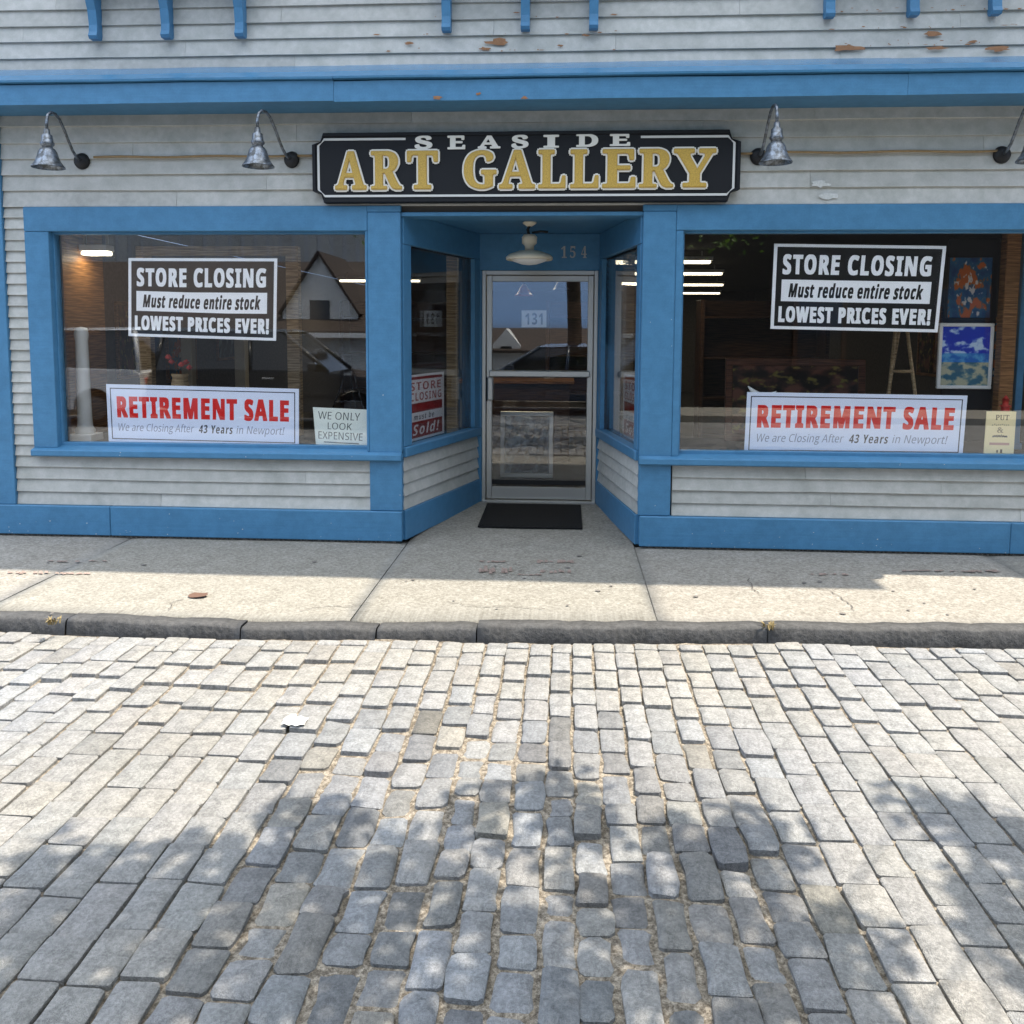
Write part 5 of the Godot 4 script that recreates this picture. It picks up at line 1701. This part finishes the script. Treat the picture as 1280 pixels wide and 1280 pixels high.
	for k in 9:
		var an := -PI / 2 + (k - 4) * 0.62
		var far: float = 3.4 if absf(k - 4) < 3 else 2.4
		var q := Vector3(cos(an) * far * 0.9, 5.2 + 0.25 * (k % 3), sin(an) * far * 1.1)
		forks.append(q)
		add_tube(st, [Vector3(0.02, 4.0, -0.25), Vector3(q.x * 0.3, 4.7, q.z * 0.3 - 0.1), Vector3(q.x * 0.65, 5.1, q.z * 0.65), q], [0.12, 0.09, 0.065, 0.04], 8)
	for k in range(0, heads.size(), 2):
		var to: Vector3 = heads[k] - base
		var best := Vector3.ZERO
		var bd := 1e9
		for q in forks:
			if q.distance_to(to) < bd:
				bd = q.distance_to(to)
				best = q
		add_tube(st, [best, best.lerp(to, 0.5) + Vector3(0, 0.15, 0), to], [0.025, 0.014, 0.005], 5)
	mi("trunk", done(st), M.bark, t)
	var ls := newst()
	var prof := [Vector3(0, 0, -0.5), Vector3(0.26, 0.03, -0.12), Vector3(0.22, 0.04, 0.2), Vector3(0, 0.0, 0.5), Vector3(-0.22, 0.04, 0.2), Vector3(-0.26, 0.03, -0.12)]
	for k in 6:
		ls.add_vertex(Vector3(0, 0, 0)); ls.add_vertex(prof[k]); ls.add_vertex(prof[(k + 1) % 6])
	var mm := MultiMesh.new()
	mm.transform_format = MultiMesh.TRANSFORM_3D
	mm.mesh = done(ls)
	mm.instance_count = mm_xf.size()
	for k in mm_xf.size():
		mm.set_instance_transform(k, mm_xf[k])
	var cr := MultiMeshInstance3D.new()
	cr.name = "crown"
	cr.multimesh = mm
	cr.material_override = M.leaf
	cr.set_meta("kind", "stuff")
	t.add_child(cr)

func leaf_xf(p: Vector3, r: RandomNumberGenerator) -> Transform3D:
	var b := Basis(Vector3(r.randfn(), r.randfn(), r.randfn()).normalized(), r.randf() * TAU)
	var s := r.randf_range(0.085, 0.135)
	return Transform3D(b.scaled_local(Vector3.ONE * s), p)

# ---------- small things ----------
func build_small_things() -> void:
	var a := at_y(597, 659, 0.016)
	var b := at_y(728, 660, 0.016)
	var back := -1.36
	var mt := thing("doormat", "flat black rubber doormat in front of the glass door", "doormat", Vector3((a.x + b.x) * 0.5, 0.022, (a.z + back) * 0.5))
	var hx := (b.x - a.x) * 0.5
	var hz := (a.z - back) * 0.5
	mt.rotation.x = 0.018
	box("mat", Vector3(-hx, 0.0, -hz), Vector3(hx, 0.012, hz), M.rubber, mt, 0.004)
	for k in 22:
		box("rib", Vector3(-hx + 0.03 + k * (2 * hx - 0.06) / 22.0, 0.0121, -hz + 0.03), Vector3(-hx + 0.03 + (k + 0.55) * (2 * hx - 0.06) / 22.0, 0.015, hz - 0.03), M.rubber, mt, 0.0)
	# crumpled paper on the setts
	var p := at_y(369, 904, -0.110)
	var st := newst()
	var r := RandomNumberGenerator.new()
	r.seed = 8
	var rows := []
	for i in 7:
		var row := []
		for j in 5:
			var u := i / 6.0 - 0.5
			var v := j / 4.0 - 0.5
			var edge := 1.0 - 1.6 * maxf(absf(u), absf(v))
			row.append(Vector3(u * 0.105 + r.randf_range(-0.007, 0.007), maxf(0.0, edge) * r.randf_range(0.02, 0.055) + 0.002, v * 0.075 + r.randf_range(-0.007, 0.007)))
		rows.append(row)
	for i in 6:
		for j in 4:
			quad(st, rows[i][j], rows[i + 1][j], rows[i + 1][j + 1], rows[i][j + 1])
	tag(mi("crumpled_paper", done(st), M.white, self, p), "crumpled scrap of white paper lying on the setts", "litter")
	# weeds
	weed("weed", "small green weed growing at the corner of the blue base board", at_y(507, 672, 0.0), 0.07, 14, 1)
	weed("weed", "tuft of dry weed at the open joint in the curb below the left window", at_y(66, 780, 0.0), 0.045, 22, 2, true)
	weed("weed", "tuft of dry weed at the curb joint below the right window", at_y(962, 786, -0.01), 0.045, 22, 3, true)
	weed("moss_patch", "green moss in the gutter joints by the curb", at_y(82, 826, -0.12), 0.022, 26, 4)
	weed("moss_patch", "smaller green moss tuft in the gutter joints further along", at_y(107, 830, -0.12), 0.018, 16, 5)
	# dead leaf and gum
	p = at_y(247, 745, 0.002)
	var lf := newst()
	var ring := []
	for i in 9:
		var t := TAU * i / 9.0
		ring.append(Vector3(cos(t) * 0.075 * r.randf_range(0.7, 1.1), 0.002 + r.randf() * 0.012, sin(t) * 0.05 * r.randf_range(0.7, 1.1)))
	for i in 9:
		lf.add_vertex(Vector3(0, 0.004, 0)); lf.add_vertex(ring[(i + 1) % 9]); lf.add_vertex(ring[i])
	tag(mi("dead_leaf", done(lf), mat(Color(0.12, 0.07, 0.05), 0.8), self, p), "curled brown dead leaf on the pale sidewalk", "leaf")

func weed(called: String, label: String, p: Vector3, h: float, n: int, sd: int, dry := false) -> void:
	var r := RandomNumberGenerator.new()
	r.seed = sd
	var st := newst()
	for k in n:
		var o := Vector3(r.randfn() * h * 0.3, 0, r.randfn() * h * 0.25)
		var an := r.randf() * TAU
		var d := Vector3(cos(an), 0, sin(an))
		var s := Vector3(-d.z, 0, d.x) * h * 0.07
		var m := o + d * h * 0.25 + Vector3(0, h * 0.6, 0)
		var e := o + d * h * r.randf_range(0.4, 0.9) + Vector3(0, h * r.randf_range(0.5, 1.0), 0)
		quad(st, o - s, o + s, m + s * 1.6, m - s * 1.6)
		st.add_vertex(m - s * 1.6); st.add_vertex(m + s * 1.6); st.add_vertex(e)
	var o := mi(called, done(st), mat(Color(0.22, 0.17, 0.08), 0.8) if dry else M.weed, self, p)
	tag(o, label, "moss" if called == "moss_patch" else "weed")
